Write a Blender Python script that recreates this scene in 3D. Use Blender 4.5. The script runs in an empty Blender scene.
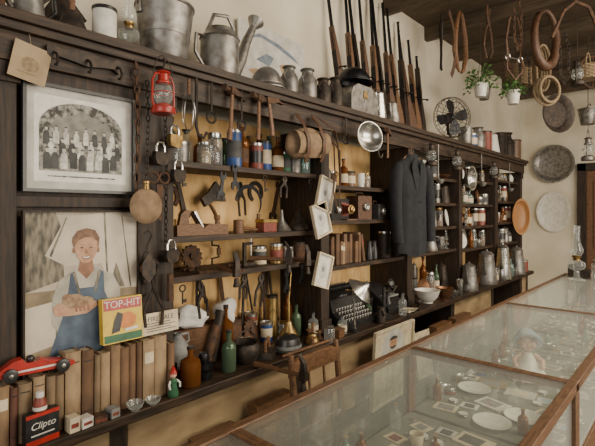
import bpy, bmesh, math, random
from mathutils import Vector, Matrix, Euler
R=random.Random(7); pi=math.pi; sin=math.sin; cos=math.cos
SC=bpy.context.scene; COL=SC.collection
# ---------------------------------------------------------------- materials
def mat(word,c,r=.6,m=0,c2=None,ns=30,st=(1,1,1),bump=.15,lo=.35,hi=.68,emit=0):
    M_=bpy.data.materials.new(word); M_.use_nodes=True; t=M_.node_tree; N=t.nodes; K=t.links
    b=N['Principled BSDF']
    if c2 is None: c2=tuple(x*.6 for x in c)
    tc=N.new('ShaderNodeTexCoord'); mp=N.new('ShaderNodeMapping'); mp.inputs['Scale'].default_value=st
    nz=N.new('ShaderNodeTexNoise'); nz.inputs['Scale'].default_value=ns; nz.inputs['Detail'].default_value=6
    mr=N.new('ShaderNodeMapRange'); mr.inputs[1].default_value=lo; mr.inputs[2].default_value=hi
    mx=N.new('ShaderNodeMix'); mx.data_type='RGBA'; mx.inputs[6].default_value=(*c,1); mx.inputs[7].default_value=(*c2,1)
    K.new(tc.outputs['Object'],mp.inputs[0]); K.new(mp.outputs[0],nz.inputs['Vector']); K.new(nz.outputs[0],mr.inputs[0])
    K.new(mr.outputs[0],mx.inputs[0]); K.new(mx.outputs[2],b.inputs['Base Color'])
    b.inputs['Roughness'].default_value=r; b.inputs['Metallic'].default_value=m
    if bump:
        bp=N.new('ShaderNodeBump'); bp.inputs['Strength'].default_value=bump; bp.inputs['Distance'].default_value=.004
        K.new(nz.outputs[0],bp.inputs['Height']); K.new(bp.outputs[0],b.inputs['Normal'])
    return M_
def glass(word,c,base=.08,hi=.9,rough=.06,tint=None):
    M_=bpy.data.materials.new(word); M_.use_nodes=True; t=M_.node_tree; N=t.nodes; K=t.links
    b=N['Principled BSDF']; out=N['Material Output']
    tr=N.new('ShaderNodeBsdfTransparent'); tr.inputs[0].default_value=(*c,1)
    fr=N.new('ShaderNodeLayerWeight'); fr.inputs[0].default_value=.5
    pw=N.new('ShaderNodeMath'); pw.operation='POWER'; pw.inputs[1].default_value=4.0
    mr=N.new('ShaderNodeMapRange'); mr.inputs[3].default_value=base; mr.inputs[4].default_value=hi
    mx=N.new('ShaderNodeMixShader'); b.inputs['Base Color'].default_value=(*(tint or c),1); b.inputs['Roughness'].default_value=rough
    b.inputs['Metallic'].default_value=.3
    K.new(fr.outputs['Facing'],pw.inputs[0]); K.new(pw.outputs[0],mr.inputs[0]); K.new(mr.outputs[0],mx.inputs[0]); K.new(tr.outputs[0],mx.inputs[1]); K.new(b.outputs[0],mx.inputs[2]); K.new(mx.outputs[0],out.inputs[0])
    return M_
WH=mat('dark wood',(.016,.008,.004),.6,0,(.075,.040,.020),14,(6,.6,6),.35,.40,.78)
WV=mat('dark timber',(.013,.007,.004),.62,0,(.058,.031,.016),14,(6,6,.6),.35,.40,.78)
WX=mat('weathered brown boards',(.12,.085,.052),.8,0,(.05,.035,.023),12,(.6,6,6),.3)
YB=mat('ochre painted board',(.88,.58,.25),.8,0,(.60,.35,.13),5,(3,3,1),.1)
TAN=mat('tan board',(.40,.28,.16),.8,0,(.22,.145,.08),6,(3,1,2),.1)
WL=mat('cream plaster',(.74,.68,.55),.9,0,(.56,.50,.38),2.2,(1,1,1),.12)
FLR=mat('worn floorboards',(.12,.08,.05),.6,0,(.06,.04,.028),6,(8,.7,1),.2)
GAL=mat('galvanized steel',(.29,.28,.265),.42,.7,(.11,.085,.065),26,(1,1,1),.2,.4,.75)
STL=mat('bright steel',(.62,.61,.58),.25,.9,(.36,.34,.31),30,bump=.05)
IRN=mat('black iron',(.022,.02,.019),.55,.5,(.07,.048,.034),40)
GUN=mat('gunmetal',(.04,.04,.045),.35,.8,(.018,.018,.02),50,bump=.03)
RST=mat('rusty iron',(.14,.070,.036),.75,.4,(.045,.032,.027),45)
BRS=mat('brass',(.42,.28,.10),.35,.9,(.2,.13,.055),40,bump=.05)
COP=mat('copper',(.38,.19,.1),.4,.85,(.18,.09,.05),30,bump=.05)
BLK=mat('black',(.014,.014,.015),.35,0,(.03,.028,.028),60,bump=.05)
RED=mat('red',(.45,.03,.02),.3,0,(.3,.025,.02),40,bump=.03)
DRD=mat('dull red',(.26,.05,.03),.5,0,(.13,.04,.03),60)
BLU=mat('blue',(.03,.08,.26),.35,0,(.02,.05,.16),40,bump=.03)
LBL=mat('pale blue',(.36,.48,.58),.6,0,(.26,.37,.46),40)
GRN=mat('green',(.04,.15,.07),.5,0,(.03,.1,.05),40)
LEAF=mat('leaf green',(.05,.13,.03),.5,0,(.10,.2,.05),30,bump=.03)
YEL=mat('yellow',(.75,.53,.06),.5,0,(.62,.4,.05),40,bump=.02)
ORG=mat('orange',(.7,.24,.05),.5,0,(.55,.18,.04),40,bump=.02)
CRM=mat('cream paper',(.70,.60,.43),.8,0,(.5,.41,.28),20,bump=.05)
WHT=mat('white',(.76,.73,.67),.4,0,(.58,.55,.49),25,bump=.03)
CLO=mat('white cloth',(.78,.76,.73),.9,0,(.60,.58,.55),18,bump=.4)
GRY=mat('grey',(.25,.25,.24),.6,0,(.16,.16,.155),40)
LGY=mat('light grey',(.60,.57,.52),.7,0,(.44,.41,.37),18)
DGY=mat('dark grey',(.08,.08,.08),.7,0,(.04,.04,.04),30)
LTH=mat('brown leather',(.12,.055,.028),.5,0,(.055,.027,.015),60,bump=.3)
CVS=mat('khaki canvas',(.30,.20,.115),.85,0,(.18,.12,.07),30,bump=.4)
OAK=mat('brown wood',(.21,.10,.045),.55,0,(.09,.046,.022),20,(2,2,8),.2)
DOK=mat('worn dark oak',(.18,.095,.05),.45,0,(.085,.045,.024),20,(8,1,8),.2)
ORW=mat('orange-brown wood',(.42,.2,.07),.45,0,(.24,.11,.04),20,(8,8,1),.15)
NAVY=mat('charcoal wool',(.018,.02,.025),.9,0,(.01,.011,.014),30,bump=.3)
SKN=mat('skin tone',(.66,.40,.29),.5,0,(.56,.32,.23),20,bump=0)
HAIR=mat('auburn',(.2,.08,.04),.7,0,(.1,.045,.03),60)
FELT=mat('grey-green felt',(.20,.21,.17),.9,0,(.12,.13,.105),9)
ROPE=mat('tan rope',(.34,.25,.15),.85,0,(.2,.14,.08),90,bump=.5)
PAG=mat('yellowed pages',(.5,.4,.26),.85,0,(.33,.25,.16),8,(1,60,1))
BKS=[mat(w,c,.8,0,c2,28,(1,1,.5),.3) for w,c,c2 in [('faded tan',(.27,.17,.09),(.13,.08,.045)),('worn brown',(.14,.076,.04),(.06,.034,.02)),('faded khaki',(.22,.15,.085),(.1,.072,.045)),('dusty maroon',(.12,.048,.03),(.06,.028,.02)),('mottled umber',(.19,.105,.055),(.085,.05,.03)),('dull buff',(.36,.25,.14),(.18,.12,.07))]]
GLS=glass('clear',(.93,.95,.94),.12,.8)
GTP=glass('plate glass',(.93,.95,.92),.06,.60,.03,(.85,.86,.83))
AMB=glass('amber',(.3,.11,.03),.5,.9)
GGR=glass('green',(.16,.24,.15),.5,.9)
GBL=glass('pale aqua',(.55,.7,.66),.3,.9)
# ---------------------------------------------------------------- mesh builder
def X(l=(0,0,0),r=(0,0,0),s=(1,1,1)):
    if isinstance(s,(int,float)): s=(s,s,s)
    return Matrix.LocRotScale(Vector(l),Euler(r),Vector(s))
class M:
    def __init__(s): s.v=[];s.f=[];s.m=[]
    def add(s,v,f,mt=None,mi=0):
        o=len(s.v); s.v+=[(mt@Vector(p)) if mt else Vector(p) for p in v]
        s.f+=[[i+o for i in q] for q in f]; s.m+=[mi]*len(f); return s
    def box(s,c,d,mt=None,mi=0):
        x,y,z=c;a,b,e=d[0]/2,d[1]/2,d[2]/2
        v=[(x+i*a,y+j*b,z+k*e) for i in(-1,1) for j in(-1,1) for k in(-1,1)]
        return s.add(v,[(0,1,3,2),(4,6,7,5),(0,4,5,1),(2,3,7,6),(0,2,6,4),(1,5,7,3)],mt,mi)
    def bx(s,x0,x1,y0,y1,z0,z1,mi=0): return s.box(((x0+x1)/2,(y0+y1)/2,(z0+z1)/2),(x1-x0,y1-y0,z1-z0),None,mi)
    def lathe(s,P,n=22,mt=None,mi=0,sy=1):
        v=[];rows=[]
        for r,z in P:
            if r<1e-6: rows.append([len(v)]); v.append((0,0,z))
            else:
                rows.append(list(range(len(v),len(v)+n)))
                v+=[(r*cos(2*pi*i/n),sy*r*sin(2*pi*i/n),z) for i in range(n)]
        f=[]
        for a,b in zip(rows,rows[1:]):
            for i in range(n):
                j=(i+1)%n
                if len(a)==1 and len(b)==1: continue
                if len(a)==1: f.append((a[0],b[j],b[i]))
                elif len(b)==1: f.append((a[i],a[j],b[0]))
                else: f.append((a[i],a[j],b[j],b[i]))
        return s.add(v,f,mt,mi)
    def tube(s,P,r,n=7,mt=None,closed=False,mi=0,flat=1):
        P=[Vector(p) for p in P]; k=len(P)
        rs=r if isinstance(r,(list,tuple)) else [r]*k
        v=[];up=None
        for i,p in enumerate(P):
            if closed: t=P[(i+1)%k]-P[i-1]
            else: t=P[min(i+1,k-1)]-P[max(i-1,0)]
            t.normalize()
            if up is None:
                up=Vector((0,0,1)) if abs(t.z)<.9 else Vector((1,0,0))
            a=up-t*up.dot(t)
            if a.length<1e-4: a=Vector((0,1,0))-t*t.y
            a.normalize(); up=a; b=t.cross(a)
            v+=[p+(a*cos(2*pi*j/n)*flat+b*sin(2*pi*j/n))*rs[i] for j in range(n)]
        f=[]
        for i in range(k if closed else k-1):
            i2=(i+1)%k
            for j in range(n): f.append((i*n+j,i*n+(j+1)%n,i2*n+(j+1)%n,i2*n+j))
        if not closed: f+=[tuple(range(n))[::-1],tuple(range((k-1)*n,k*n))]
        return s.add(v,f,mt,mi)
    def ring(s,Rr,r,mt=None,n=20,m=6,mi=0,sy=1):
        return s.tube([(Rr*cos(2*pi*i/n),sy*Rr*sin(2*pi*i/n),0) for i in range(n)],r,m,mt,True,mi)
    def ext(s,P,th,mt=None,mi=0):
        n=len(P); v=[(0,y,z) for y,z in P]+[(th,y,z) for y,z in P]
        f=[tuple(range(n))[::-1],tuple(range(n,2*n))]+[(i,(i+1)%n,n+(i+1)%n,n+i) for i in range(n)]
        return s.add(v,f,mt,mi)
    def ball(s,c,r,mt=None,n=14,mi=0):
        if isinstance(r,(int,float)): r=(r,r,r)
        h=n//2; P=[(sin(pi*i/h),-cos(pi*i/h)) for i in range(h+1)]; P[0]=(0,-1);P[-1]=(0,1)
        m=X(c,(0,0,0),r); return s.lathe(P,n,(mt@m) if mt else m,mi)
    def flat(s,P,x,mi=0): return s.add([(x,y,z) for y,z in P],[tuple(range(len(P)))],None,mi)
def L(P,n=22,mt=None,sy=1): return M().lathe(P,n,mt,0,sy)
def B(*a): return M().bx(*a)
def ell(cy,cz,ry,rz,n=18,a0=0,a1=2*pi): return [(cy+ry*cos(a0+(a1-a0)*i/n),cz+rz*sin(a0+(a1-a0)*i/n)) for i in range(n if a1-a0>6.2 else n+1)]
def text(t,size,x=0,y=0,z=0,mi=0,m=None,sh=0):
    m=m or M(); c=bpy.data.curves.new('t','FONT'); c.body=t; c.size=size; c.align_x='CENTER'; c.align_y='CENTER'; c.extrude=.0003; c.shear=sh
    o=bpy.data.objects.new('t',c); COL.objects.link(o); dg=bpy.context.evaluated_depsgraph_get()
    me=bpy.data.meshes.new_from_object(o.evaluated_get(dg))
    m.add([(p.co.z+x,p.co.x+y,p.co.y+z) for p in me.vertices],[tuple(p.vertices) for p in me.polygons],None,mi)
    bpy.data.objects.remove(o); bpy.data.meshes.remove(me); return m
def mk(name,m,mt,bev=0):
    me=bpy.data.meshes.new(name); me.from_pydata([tuple(p) for p in m.v],[],m.f)
    for q in (mt if isinstance(mt,(list,tuple)) else [mt]): me.materials.append(q)
    me.polygons.foreach_set('material_index',m.m)
    b=bmesh.new(); b.from_mesh(me); bmesh.ops.recalc_face_normals(b,faces=b.faces[:]); b.to_mesh(me); b.free()
    me.shade_smooth(); me.set_sharp_from_angle(angle=.65)
    o=bpy.data.objects.new(name,me); COL.objects.link(o)
    if bev:
        d=o.modifiers.new('bevel','BEVEL'); d.width=bev; d.segments=2; d.limit_method='ANGLE'
    return o
def T(name,label,cat,loc,parts,rot=(0,0,0),group=None,sc=1,bev=0,kind=None):
    if isinstance(sc,(int,float)): sc=(sc,sc,sc)
    if len(parts)==1 and len(parts[0])<5:
        e=mk(name,parts[0][1],parts[0][2],bev)
    else:
        e=bpy.data.objects.new(name,None); e.empty_display_size=.05; COL.objects.link(e)
        for p in parts:
            o=mk(p[0],p[1],p[2],bev); o.parent=e
            if len(p)>3 and p[3]: o['label']=p[3]
            if len(p)>4:
                for q in p[4]:
                    k=mk(q[0],q[1],q[2]); k.parent=o
    e.location=loc; e.rotation_euler=rot; e.scale=sc
    if label: e['label']=label; e['category']=cat
    if group: e['group']=group
    if kind: e['kind']=kind
    return e
def S(name,m,mt,bev=0):
    o=mk(name,m,mt,bev); o['kind']='structure'; return o
# ---------------------------------------------------------------- room shell
S('floor',B(-1.87,3.5,-2.5,6.85,-.05,0),FLR)
S('wall_left',B(-1.9,-1.82,-2.5,6.85,0,3.2),WL)
S('wall_back',B(-1.9,3.5,6.8,6.9,0,3.2),WL)
S('ceiling',M().bx(-1.9,3.5,-2.5,6.9,3.2,3.25),WX)
for i in range(13):
    y=-1.9+i*.7
    S('trim_%d'%(i+1),B(-1.82,3.4,y,y+.06,3.08,3.2),WX,.004)
S('door_1',M().bx(-1.08,-.2,6.76,6.795,0,2.08).bx(-1.0,-.7,6.745,6.765,.2,.95).bx(-.6,-.28,6.745,6.765,.2,.95).bx(-1.0,-.7,6.745,6.765,1.1,1.95).bx(-.6,-.28,6.745,6.765,1.1,1.95),OAK,.004)
S('trim_20',M().bx(-1.18,-1.08,6.74,6.8,0,2.18).bx(-.2,-.1,6.74,6.8,0,2.18).bx(-1.18,-.1,6.74,6.8,2.08,2.18),WV,.004)
S('baseboard_back',B(-1.8,-1.18,6.78,6.8,0,.15),WV)
# ---------------------------------------------------------------- shelving
XB=-1.815; XF=-1.5; TOP=2.13
posts=[(.36,.42),(.80,.95),(1.85,1.92),(2.80,2.87),(3.70,3.77),(4.60,4.67),(5.42,5.49)]
ps=[]
ps.append(('cornice',M().bx(XB,-1.44,-.5,5.52,2.10,TOP).bx(-1.5,-1.455,-.5,5.5,2.075,2.10).bx(-1.52,-1.48,-.5,5.5,1.99,2.08),WH))
for a,b in posts:
    ps.append(('post',M().bx(XB,XF,a,b,.9,2.0).bx(XF,XF+.012,a-.008,b+.008,.9,.97).bx(XF,XF+.012,a-.008,b+.008,1.93,1.99),WV))
ps.append(('door_panel',M().bx(-1.56,-1.53,-.5,.8,.89,2.0).bx(-1.53,-1.505,-.5,.8,1.95,2.0).bx(-1.53,-1.505,-.5,.8,.89,1.0).bx(-1.53,-1.505,-.5,.8,1.565,1.60),WV))
bays=[(.95,1.85,[1.75,1.45,1.29]),(1.92,2.80,[1.70,1.50,1.24]),(2.87,3.70,[1.82,1.62,1.43,1.24]),(3.77,4.60,[1.84,1.62,1.42,1.22]),(4.67,5.42,[1.88,1.66,1.44,1.22])]
for a,b,zs in bays:
    ps.append(('back_panel',B(XB,XB+.01,a,b,.89,2.02),YB))
    for z in zs: ps.append(('shelf',M().bx(XB+.01,-1.53,a,b,z-.018,z).bx(-1.53,-1.525,a,b,z-.022,z+.003),WH))
T('shelving_unit','long dark-stained wooden store shelving with ochre back panels','shelving',(0,0,0),ps,bev=.002)
T('worktop','long dark worn wooden worktop below the shelving','worktop',(0,0,0),[('worktop',M().bx(XB,-1.38,-.5,5.5,.855,.89),WH)],bev=.004)
bp=[('carcass',M().bx(XB+.01,-1.46,-.5,5.5,.0,.12).bx(XB+.01,-1.78,-.5,5.5,.12,.854).bx(XB+.01,-1.33,-.5,5.5,.42,.45),WH)]
for i in range(8):
    y=-.2+i*.9; y=min(y,5.42)
    bp.append(('post',B(-1.79,-1.43,y-.03,y+.03,.12,.854),WV))
    if i in(0,1,2,4,6): bp.append(('door',M().bx(-1.45,-1.435,y+.03,y+.87 if i<6 else 5.39,.46,.845),TAN,'tan painted door',[('knob',L([(0,0),(.008,0),(.008,.01),(.016,.018),(.012,.026),(0,.028)],12,X((-1.435,y+.42,.66),(0,pi/2,0))),BRS)]))
T('base_cabinet','dark wooden base cabinet with tan doors under the worktop','cabinet',(0,0,0),bp,bev=.002)
# ---------------------------------------------------------------- display cases
XL,XR,ZG=-.90,-.29,1.0
for i,(a,b) in enumerate([(-.45,.73),(.73,1.67),(1.67,2.87),(2.87,4.6)]):
    fr=M(); w=.028
    fr.bx(XL,XL+w,a,b,ZG-.03,ZG).bx(XR-w,XR,a,b,ZG-.03,ZG).bx(XL,XR,a,a+w*.6,ZG-.03,ZG-.002).bx(XL,XR,b-w*.6,b,ZG-.03,ZG-.002)
    for x in(XL,XR-w):
        for y in(a,b-w): fr.bx(x,x+w,y,y+w,.7,ZG-.03)
    body=M().bx(XL+.01,XR-.01,a,b,.08,.72).bx(XL+.03,XR-.03,a,b,0,.08).bx(XR-.012,XR-.004,a+.08,b-.08,.18,.62)
    T('display_case','glass-topped wooden display case full of small antiques','display case',(0,0,0),[
      ('frame',fr,DOK),('body',body,DOK),('deck',B(XL+.02,XR-.02,a+.01,b-.01,.72,.735),FELT),
      ('glass_top',B(XL+w,XR-w,a+w*.6,b-w*.6,ZG-.012,ZG-.005),GTP),
      ('glass_side',B(XR-.018,XR-.012,a+w,b-w,.735,ZG-.03),GTP),('glass_side',B(XL+.012,XL+.018,a+w,b-w,.735,ZG-.03),GTP)],group='row of glass display cases',bev=.002)
# ---------------------------------------------------------------- makers
def bucket(r,h,mt=GAL):
    b=L([(0,0),(r*.70,0),(r*.74,.006),(r*.86,h*.5),(r*.88,h*.5+.004),(r*.87,h*.52),(r,h-.008),(r*1.04,h-.004),(r*1.04,h+.004),(r*.97,h+.002),(r*.71,.012),(0,.012)],28)
    b.box((0,r*1.0,h-.03),(.03,.008,.04)).box((0,-r*1.0,h-.03),(.03,.008,.04))
    hd=M().tube([(.02*sin(a),r*1.03*cos(a),h-.02+r*.75*sin(a)) for a in [pi*i/14 for i in range(15)]],.004)
    return [('body',b,mt),('handle',hd,IRN)]
def watering_can():
    b=L([(0,0),(.078,0),(.082,.006),(.082,.02),(.078,.024),(.078,.17),(.083,.175),(.078,.182),(.06,.2),(.058,.215),(.052,.215),(.055,.198),(0,.16)],26)
    sp=M().tube([(0,.06,.04),(0,.11,.12),(0,.14,.2),(0,.185,.29)],[.034,.026,.021,.016],10)
    rose=L([(.014,0),(.036,.035),(.038,.04),(0,.048)],18,X((0,.18,.28),(-.5,0,0)))
    hd=M().tube([(0,-.055,.21),(0,-.03,.27),(0,.04,.285),(0,.075,.24),(0,.062,.19)],.008)
    h2=M().tube([(0,-.078,.17),(0,-.115,.17),(0,-.12,.1),(0,-.08,.05)],.007)
    return [('body',b,GAL),('spout',sp,GAL),('rose',rose,GAL),('handle',hd,GAL),('handle',h2,GAL)]
def lantern(mt=RED,h=.2):
    s=h/.26
    def q(P): return [(a*s,b*s) for a,b in P]
    base=L(q([(0,0),(.055,0),(.058,.008),(.056,.03),(.04,.042),(.03,.048),(.0,.05)]))
    gl=L(q([(.028,.05),(.043,.075),(.046,.1),(.036,.13),(.026,.145)]))
    top=L(q([(.026,.142),(.036,.146),(.036,.152),(.026,.16),(.024,.19),(.034,.196),(.03,.204),(.015,.21),(0,.212)]))
    fr=M()
    for k in(-1,1): fr.tube([(0,k*.05*s,.02*s),(0,k*.068*s,.05*s),(0,k*.066*s,.15*s),(0,k*.05*s,.185*s),(0,k*.02*s,.19*s)],.005*s)
    fr.ring(.047*s,.002,X((0,0,.1*s)))
    bl=M().tube([(0,.062*s*cos(a),(.16+.12*sin(a))*s) for a in [pi*i/12 for i in range(13)]],.0018)
    return [('base',base,mt),('globe',gl,GLS),('chimney',top,mt),('frame',fr,mt),('handle',bl,IRN)]
def bottle(h=.2,r=.035,mt=AMB,cap=None,lab=None,k=0):
    n=[.35,.28,.5][k%3]
    b=L([(0,0),(r*.9,0),(r,.006),(r,h*(.62-.1*(k%2))),(r*.9,h*.68),(r*n,h*.78),(r*n*.9,h*.95),(r*n*1.2,h*.955),(r*n*1.2,h*.99),(r*n*.8,h)],18)
    p=[('body',b,mt)]
    p.append(('stopper',L([(0,h*.93),(r*n*.7,h*.93),(r*n*.8,h),(r*n*1.25,h),(r*n*1.25,h*1.05),(0,h*1.055)],12),cap or ROPE))
    if lab: p.append(('paper_label',L([(r*1.015,h*.15),(r*1.015,h*.48)],18),lab))
    return p
def jar(h=.12,r=.04,mt=GLS,lid=STL,fill=None):
    b=L([(0,0),(r*.92,0),(r,.008),(r,h*.75),(r*.8,h*.86),(r*.8,h*.9)],20)
    p=[('body',b,mt),('lid',L([(r*.84,h*.84),(r*.86,h*.85),(r*.86,h*.985),(r*.8,h),(0,h)],20),lid)]
    if fill: p.append(('contents',L([(0,.006),(r*.93,.006),(r*.93,h*.6),(0,h*.63)],16),fill))
    return p
def tin(h=.12,r=.035,mt=RED,lid=STL,band=None):
    b=L([(0,0),(r*1.02,0),(r*1.03,.003),(r,.006),(r,h-.012),(r*1.02,h-.012)],22)
    p=[('body',b,mt),('lid',L([(r*1.04,h-.014),(r*1.04,h-.002),(r*.98,h),(r*.93,h-.004),(0,h-.004)],22),lid)]
    if band: p.append(('paper_label',L([(r*1.008,h*.25),(r*1.008,h*.7)],22),band))
    return p
def book(t,h,d,mt,k=0):
    c=M().bx(-d,0,0,.003,0,h).bx(-d,0,t-.003,t,0,h)
    P=[(0,0),(.003,t*.12),(.0055,t*.3),(.0065,t*.5),(.0055,t*.7),(.003,t*.88),(0,t)]
    n=len(P); c.add([(x,y,z) for z in(0,h) for x,y in P],[(i,i+1,n+i+1,n+i) for i in range(n-1)]+[tuple(range(n)),tuple(range(n,2*n))])
    if k%3==0:
        for z in(.15,.85): c.add([(x+.0008,y,zz) for zz in(h*z,h*z+.003) for x,y in P[1:-1]],[(i,i+1,n-2+i+1,n-2+i) for i in range(n-3)],None,1)
    if k%4==1: c.add([(x+.0008,y,zz) for zz in(h*.62,h*.8) for x,y in P[1:-1]],[(i,i+1,n-2+i+1,n-2+i) for i in range(n-3)],None,2)
    return [('cover',c,[mt,BLK,[BKS[1],DRD,CRM][k%3]]),('pages',B(-d+.004,-.002,.003,t-.003,.003,h-.004),PAG)]
def rifle(l=1.05,mt=OAK):
    st=M().ext([(-.03,0),(.075,.015),(.055,.18),(.03,.27),(.012,.33),(.012,.42),(-.012,.62),(-.022,.62),(-.022,.34),(-.024,.25)],.032,X((-.016,0,0)))
    br=M().tube([(0,-.012,.33),(0,-.012,l)],[.012,.008],10).tube([(0,-.012,l),(0,-.012,l+.004)],[.011,.011],10).box((0,-.026,l-.03),(.003,.012,.01))
    rc=M().box((0,-.008,.38),(.028,.03,.16)).tube([(0,.0,.34),(.03,-.015,.345),(.045,-.005,.34)],.005).ball((.05,0,.338),.009)
    tg=M().tube([(0,.012,.30),(0,.035,.31),(0,.04,.34),(0,.03,.37),(0,.014,.375)],.0025).tube([(0,.012,.33),(0,.028,.335)],.002)
    return [('stock',st,mt),('barrel',br,GUN),('receiver',rc,GUN),('trigger_guard',tg,GUN)]
def helmet(r=.1,mt=IRN,brim=.02,sy=1):
    P=[(r+brim,0),(r+brim,.003),(r,.012)]+[(r*cos(a),.012+r*.85*sin(a)) for a in [pi/2*i/8 for i in range(1,8)]]+[(0,.012+r*.85)]
    m=L(P,26,None,sy); m.ring(r*1.005,.0035,X((0,0,.016)),26,6,0,sy); return m
def fan():
    bs=L([(0,0),(.075,0),(.08,.008),(.07,.022),(.03,.035),(.014,.05),(.012,.09),(0,.09)],24)
    c=.215; mo=L([(0,-.09),(.03,-.085),(.045,-.06),(.045,-.01),(.03,.0),(0,0)],20,X((-.0,0,c),(0,pi/2,0)))
    mo.tube([(-.03,0,.08),(-.04,0,.13),(-.04,0,c-.03)],.012,8)
    cg=M(); 
    for rr,xx in((.165,.045),(.17,.02),(.165,-.005),(.12,.06),(.075,.066),(.03,.07)): cg.ring(rr,.0026,X((xx,0,c),(0,pi/2,0)),30,5)
    for i in range(26):
        a=2*pi*i/26; u=(cos(a),sin(a))
        cg.tube([(x,r*u[0],c+r*u[1]) for r,x in((.02,.07),(.09,.064),(.15,.05),(.17,.02),(.15,-.01),(.045,-.02))],.0017,4)
    bl=M()
    for i in range(4):
        P=[(.02,-.012),(.06,-.05),(.12,-.065),(.15,-.03),(.14,.02),(.08,.03),(.02,.014)]
        bl.add([(.03+.3*b,a,b) for a,b in P]+[(.033+.3*b,a,b) for a,b in P],[tuple(range(7))[::-1],tuple(range(7,14))]+[(k,(k+1)%7,7+(k+1)%7,7+k) for k in range(7)],X((0,0,c),(i*pi/2+.4,0,0)))
    bl.lathe([(0,.0),(.025,.0),(.025,.03),(.015,.042),(0,.045)],16,X((0,0,c),(0,pi/2,0)))
    return [('base',bs,IRN),('motor',mo,IRN),('cage',cg,IRN),('blades',bl,GUN)]
def hammer(l=.28,mt=IRN,hm=OAK):
    h=M().tube([(0,0,0),(0,.003,l*.3),(0,0,l*.7),(0,0,l)],[.012,.010,.009,.008],8,None,False,0,.75)
    d=M().box((0,0,l-.012),(.024,.035,.028)).lathe([(0,0),(.014,0),(.015,.004),(.012,.012),(.009,.035)],12,X((0,-.058,l-.012),(-pi/2,0,0)))
    d.ext([(.015,l+.002),(.05,l-.002),(.085,l-.03),(.05,l-.02),(.015,l-.026)],.02,X((-.01,0,0)))
    return [('handle',h,hm),('head',d,mt)]
def axe(l=.4):
    h=M().tube([(0,.01,0),(0,-.006,l*.15),(0,.006,l*.5),(0,0,l*.95)],[.014,.012,.012,.011],8,None,False,0,.6)
    d=M().ext([(-.03,l),(.02,l+.005),(.09,l+.03),(.1,l-.02),(.09,l-.08),(.03,l-.045),(-.03,l-.045)],.022,X((-.011,0,0)))
    return [('handle',h,OAK),('head',d,IRN)]
def wrench(l=.22,th=.01):
    w=.011
    P=[(-w,.03),(-.026,.02),(-.026,-.008),(-.012,-.014),(-.010,.006),(.010,.006),(.012,-.014),(.026,-.008),(.026,.02),(w,.03),(w*.8,l-.03),(.02,l-.018),(.02,l+.006),(.009,l+.01),(.008,l-.006),(-.008,l-.006),(-.009,l+.01),(-.02,l+.006),(-.02,l-.018),(-w*.8,l-.03)]
    return M().ext(P,th)
def pliers(l=.18):
    m=M()
    for k in(-1,1): m.tube([(k*.003,k*.002,l),(k*.003,k*.008,l*.85),(0,-k*.002,l*.68),(0,-k*.022,l*.45),(0,-k*.02,0)],[.004,.009,.01,.006,.006],7)
    m.lathe([(0,-.009),(.008,-.009),(.008,.009),(0,.009)],10,X((0,0,l*.68),(0,pi/2,0))); return m
def plane():
    b=M().ext([(-.13,0),(.13,0),(.13,.045),(.03,.05),(.0,.03),(-.02,.05),(-.13,.045)],.055,X((-.0275,0,0)))
    t=M().ext([(-.11,.045),(-.06,.045),(-.065,.08),(-.05,.105),(-.075,.11),(-.1,.09)],.02,X((-.01,0,0)))
    k=L([(.012,.045),(.009,.06),(.016,.075),(.012,.085),(0,.088)],12,X((0,.09,0)))
    i=M().ext([(.0,.035),(.006,.035),(-.035,.105),(-.045,.1)],.04,X((-.02,0,0)))
    return [('body',b,OAK),('tote',t,OAK),('knob',k,OAK),('blade',i,STL)]
def padlock(s=1,mt=BRS):
    b=M().ext([(.0,0),(.018,.004),(.024,.02),(.022,.038),(-.022,.038),(-.024,.02),(-.018,.004)],.016,X((-.008,0,0)))
    sh=M().tube([(0,-.015,.036),(0,-.015,.052),(0,-.008,.065),(0,.008,.065),(0,.015,.052),(0,.015,.036)],.0035)
    return [('body',b,mt),('shackle',sh,STL)]
def horseshoe():
    o=[(.055*cos(a),.06+.06*sin(a)) for a in [-.9+ (pi+1.8)*i/16 for i in range(17)]]
    i=[(.034*cos(a),.058+.04*sin(a)) for a in [-.9+ (pi+1.8)*i/16 for i in range(17)]][::-1]
    return M().ext(o+i,.008)
def chain(P,r=.009,w=.0025):
    m=M(); P=[Vector(p) for p in P]; k=0
    for a,b in zip(P,P[1:]):
        n=max(1,int((b-a).length/(r*2.6))); d=(b-a).normalized(); q=d.to_track_quat('X','Z').to_matrix().to_4x4()
        for i in range(n):
            c=a+(b-a)*((i+.5)/n)
            m.tube([((r*1.6)*cos(t),r*.8*sin(t),0) for t in [2*pi*j/8 for j in range(8)]],w,4,Matrix.Translation(c)@q@Matrix.Rotation((k%2)*pi/2,4,'X'),True); k+=1
    return m
def pan(r,mt,d=.04,lip=.02): return L([(0,0),(r*.72,0),(r*.78,.006),(r*.93,d),(r+lip*.3,d+.003),(r+lip*.3,d+.006),(r*.92,d+.003),(r*.76,.01),(r*.7,.005),(0,.005)],36)
def plate(r): return L([(0,.003),(r*.55,.002),(r*.62,.004),(r,.016),(r,.019),(r*.6,.008),(0,.006)],28)
def bowl(r,h): return L([(0,0),(r*.45,0),(r*.45,.008),(r*.8,h*.45),(r,h),(r*1.03,h+.003),(r*.96,h),(r*.75,h*.5),(0,h*.2)],26)
def cup(r,h,mt):
    return [('body',L([(0,0),(r*.7,0),(r*.85,.01),(r,h),(r*.93,h),(r*.78,.012),(0,.01)],20),mt),('handle',M().tube([(0,r*.93,h*.85),(0,r*1.5,h*.8),(0,r*1.55,h*.4),(0,r*.85,h*.22)],.004),mt)]
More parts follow.
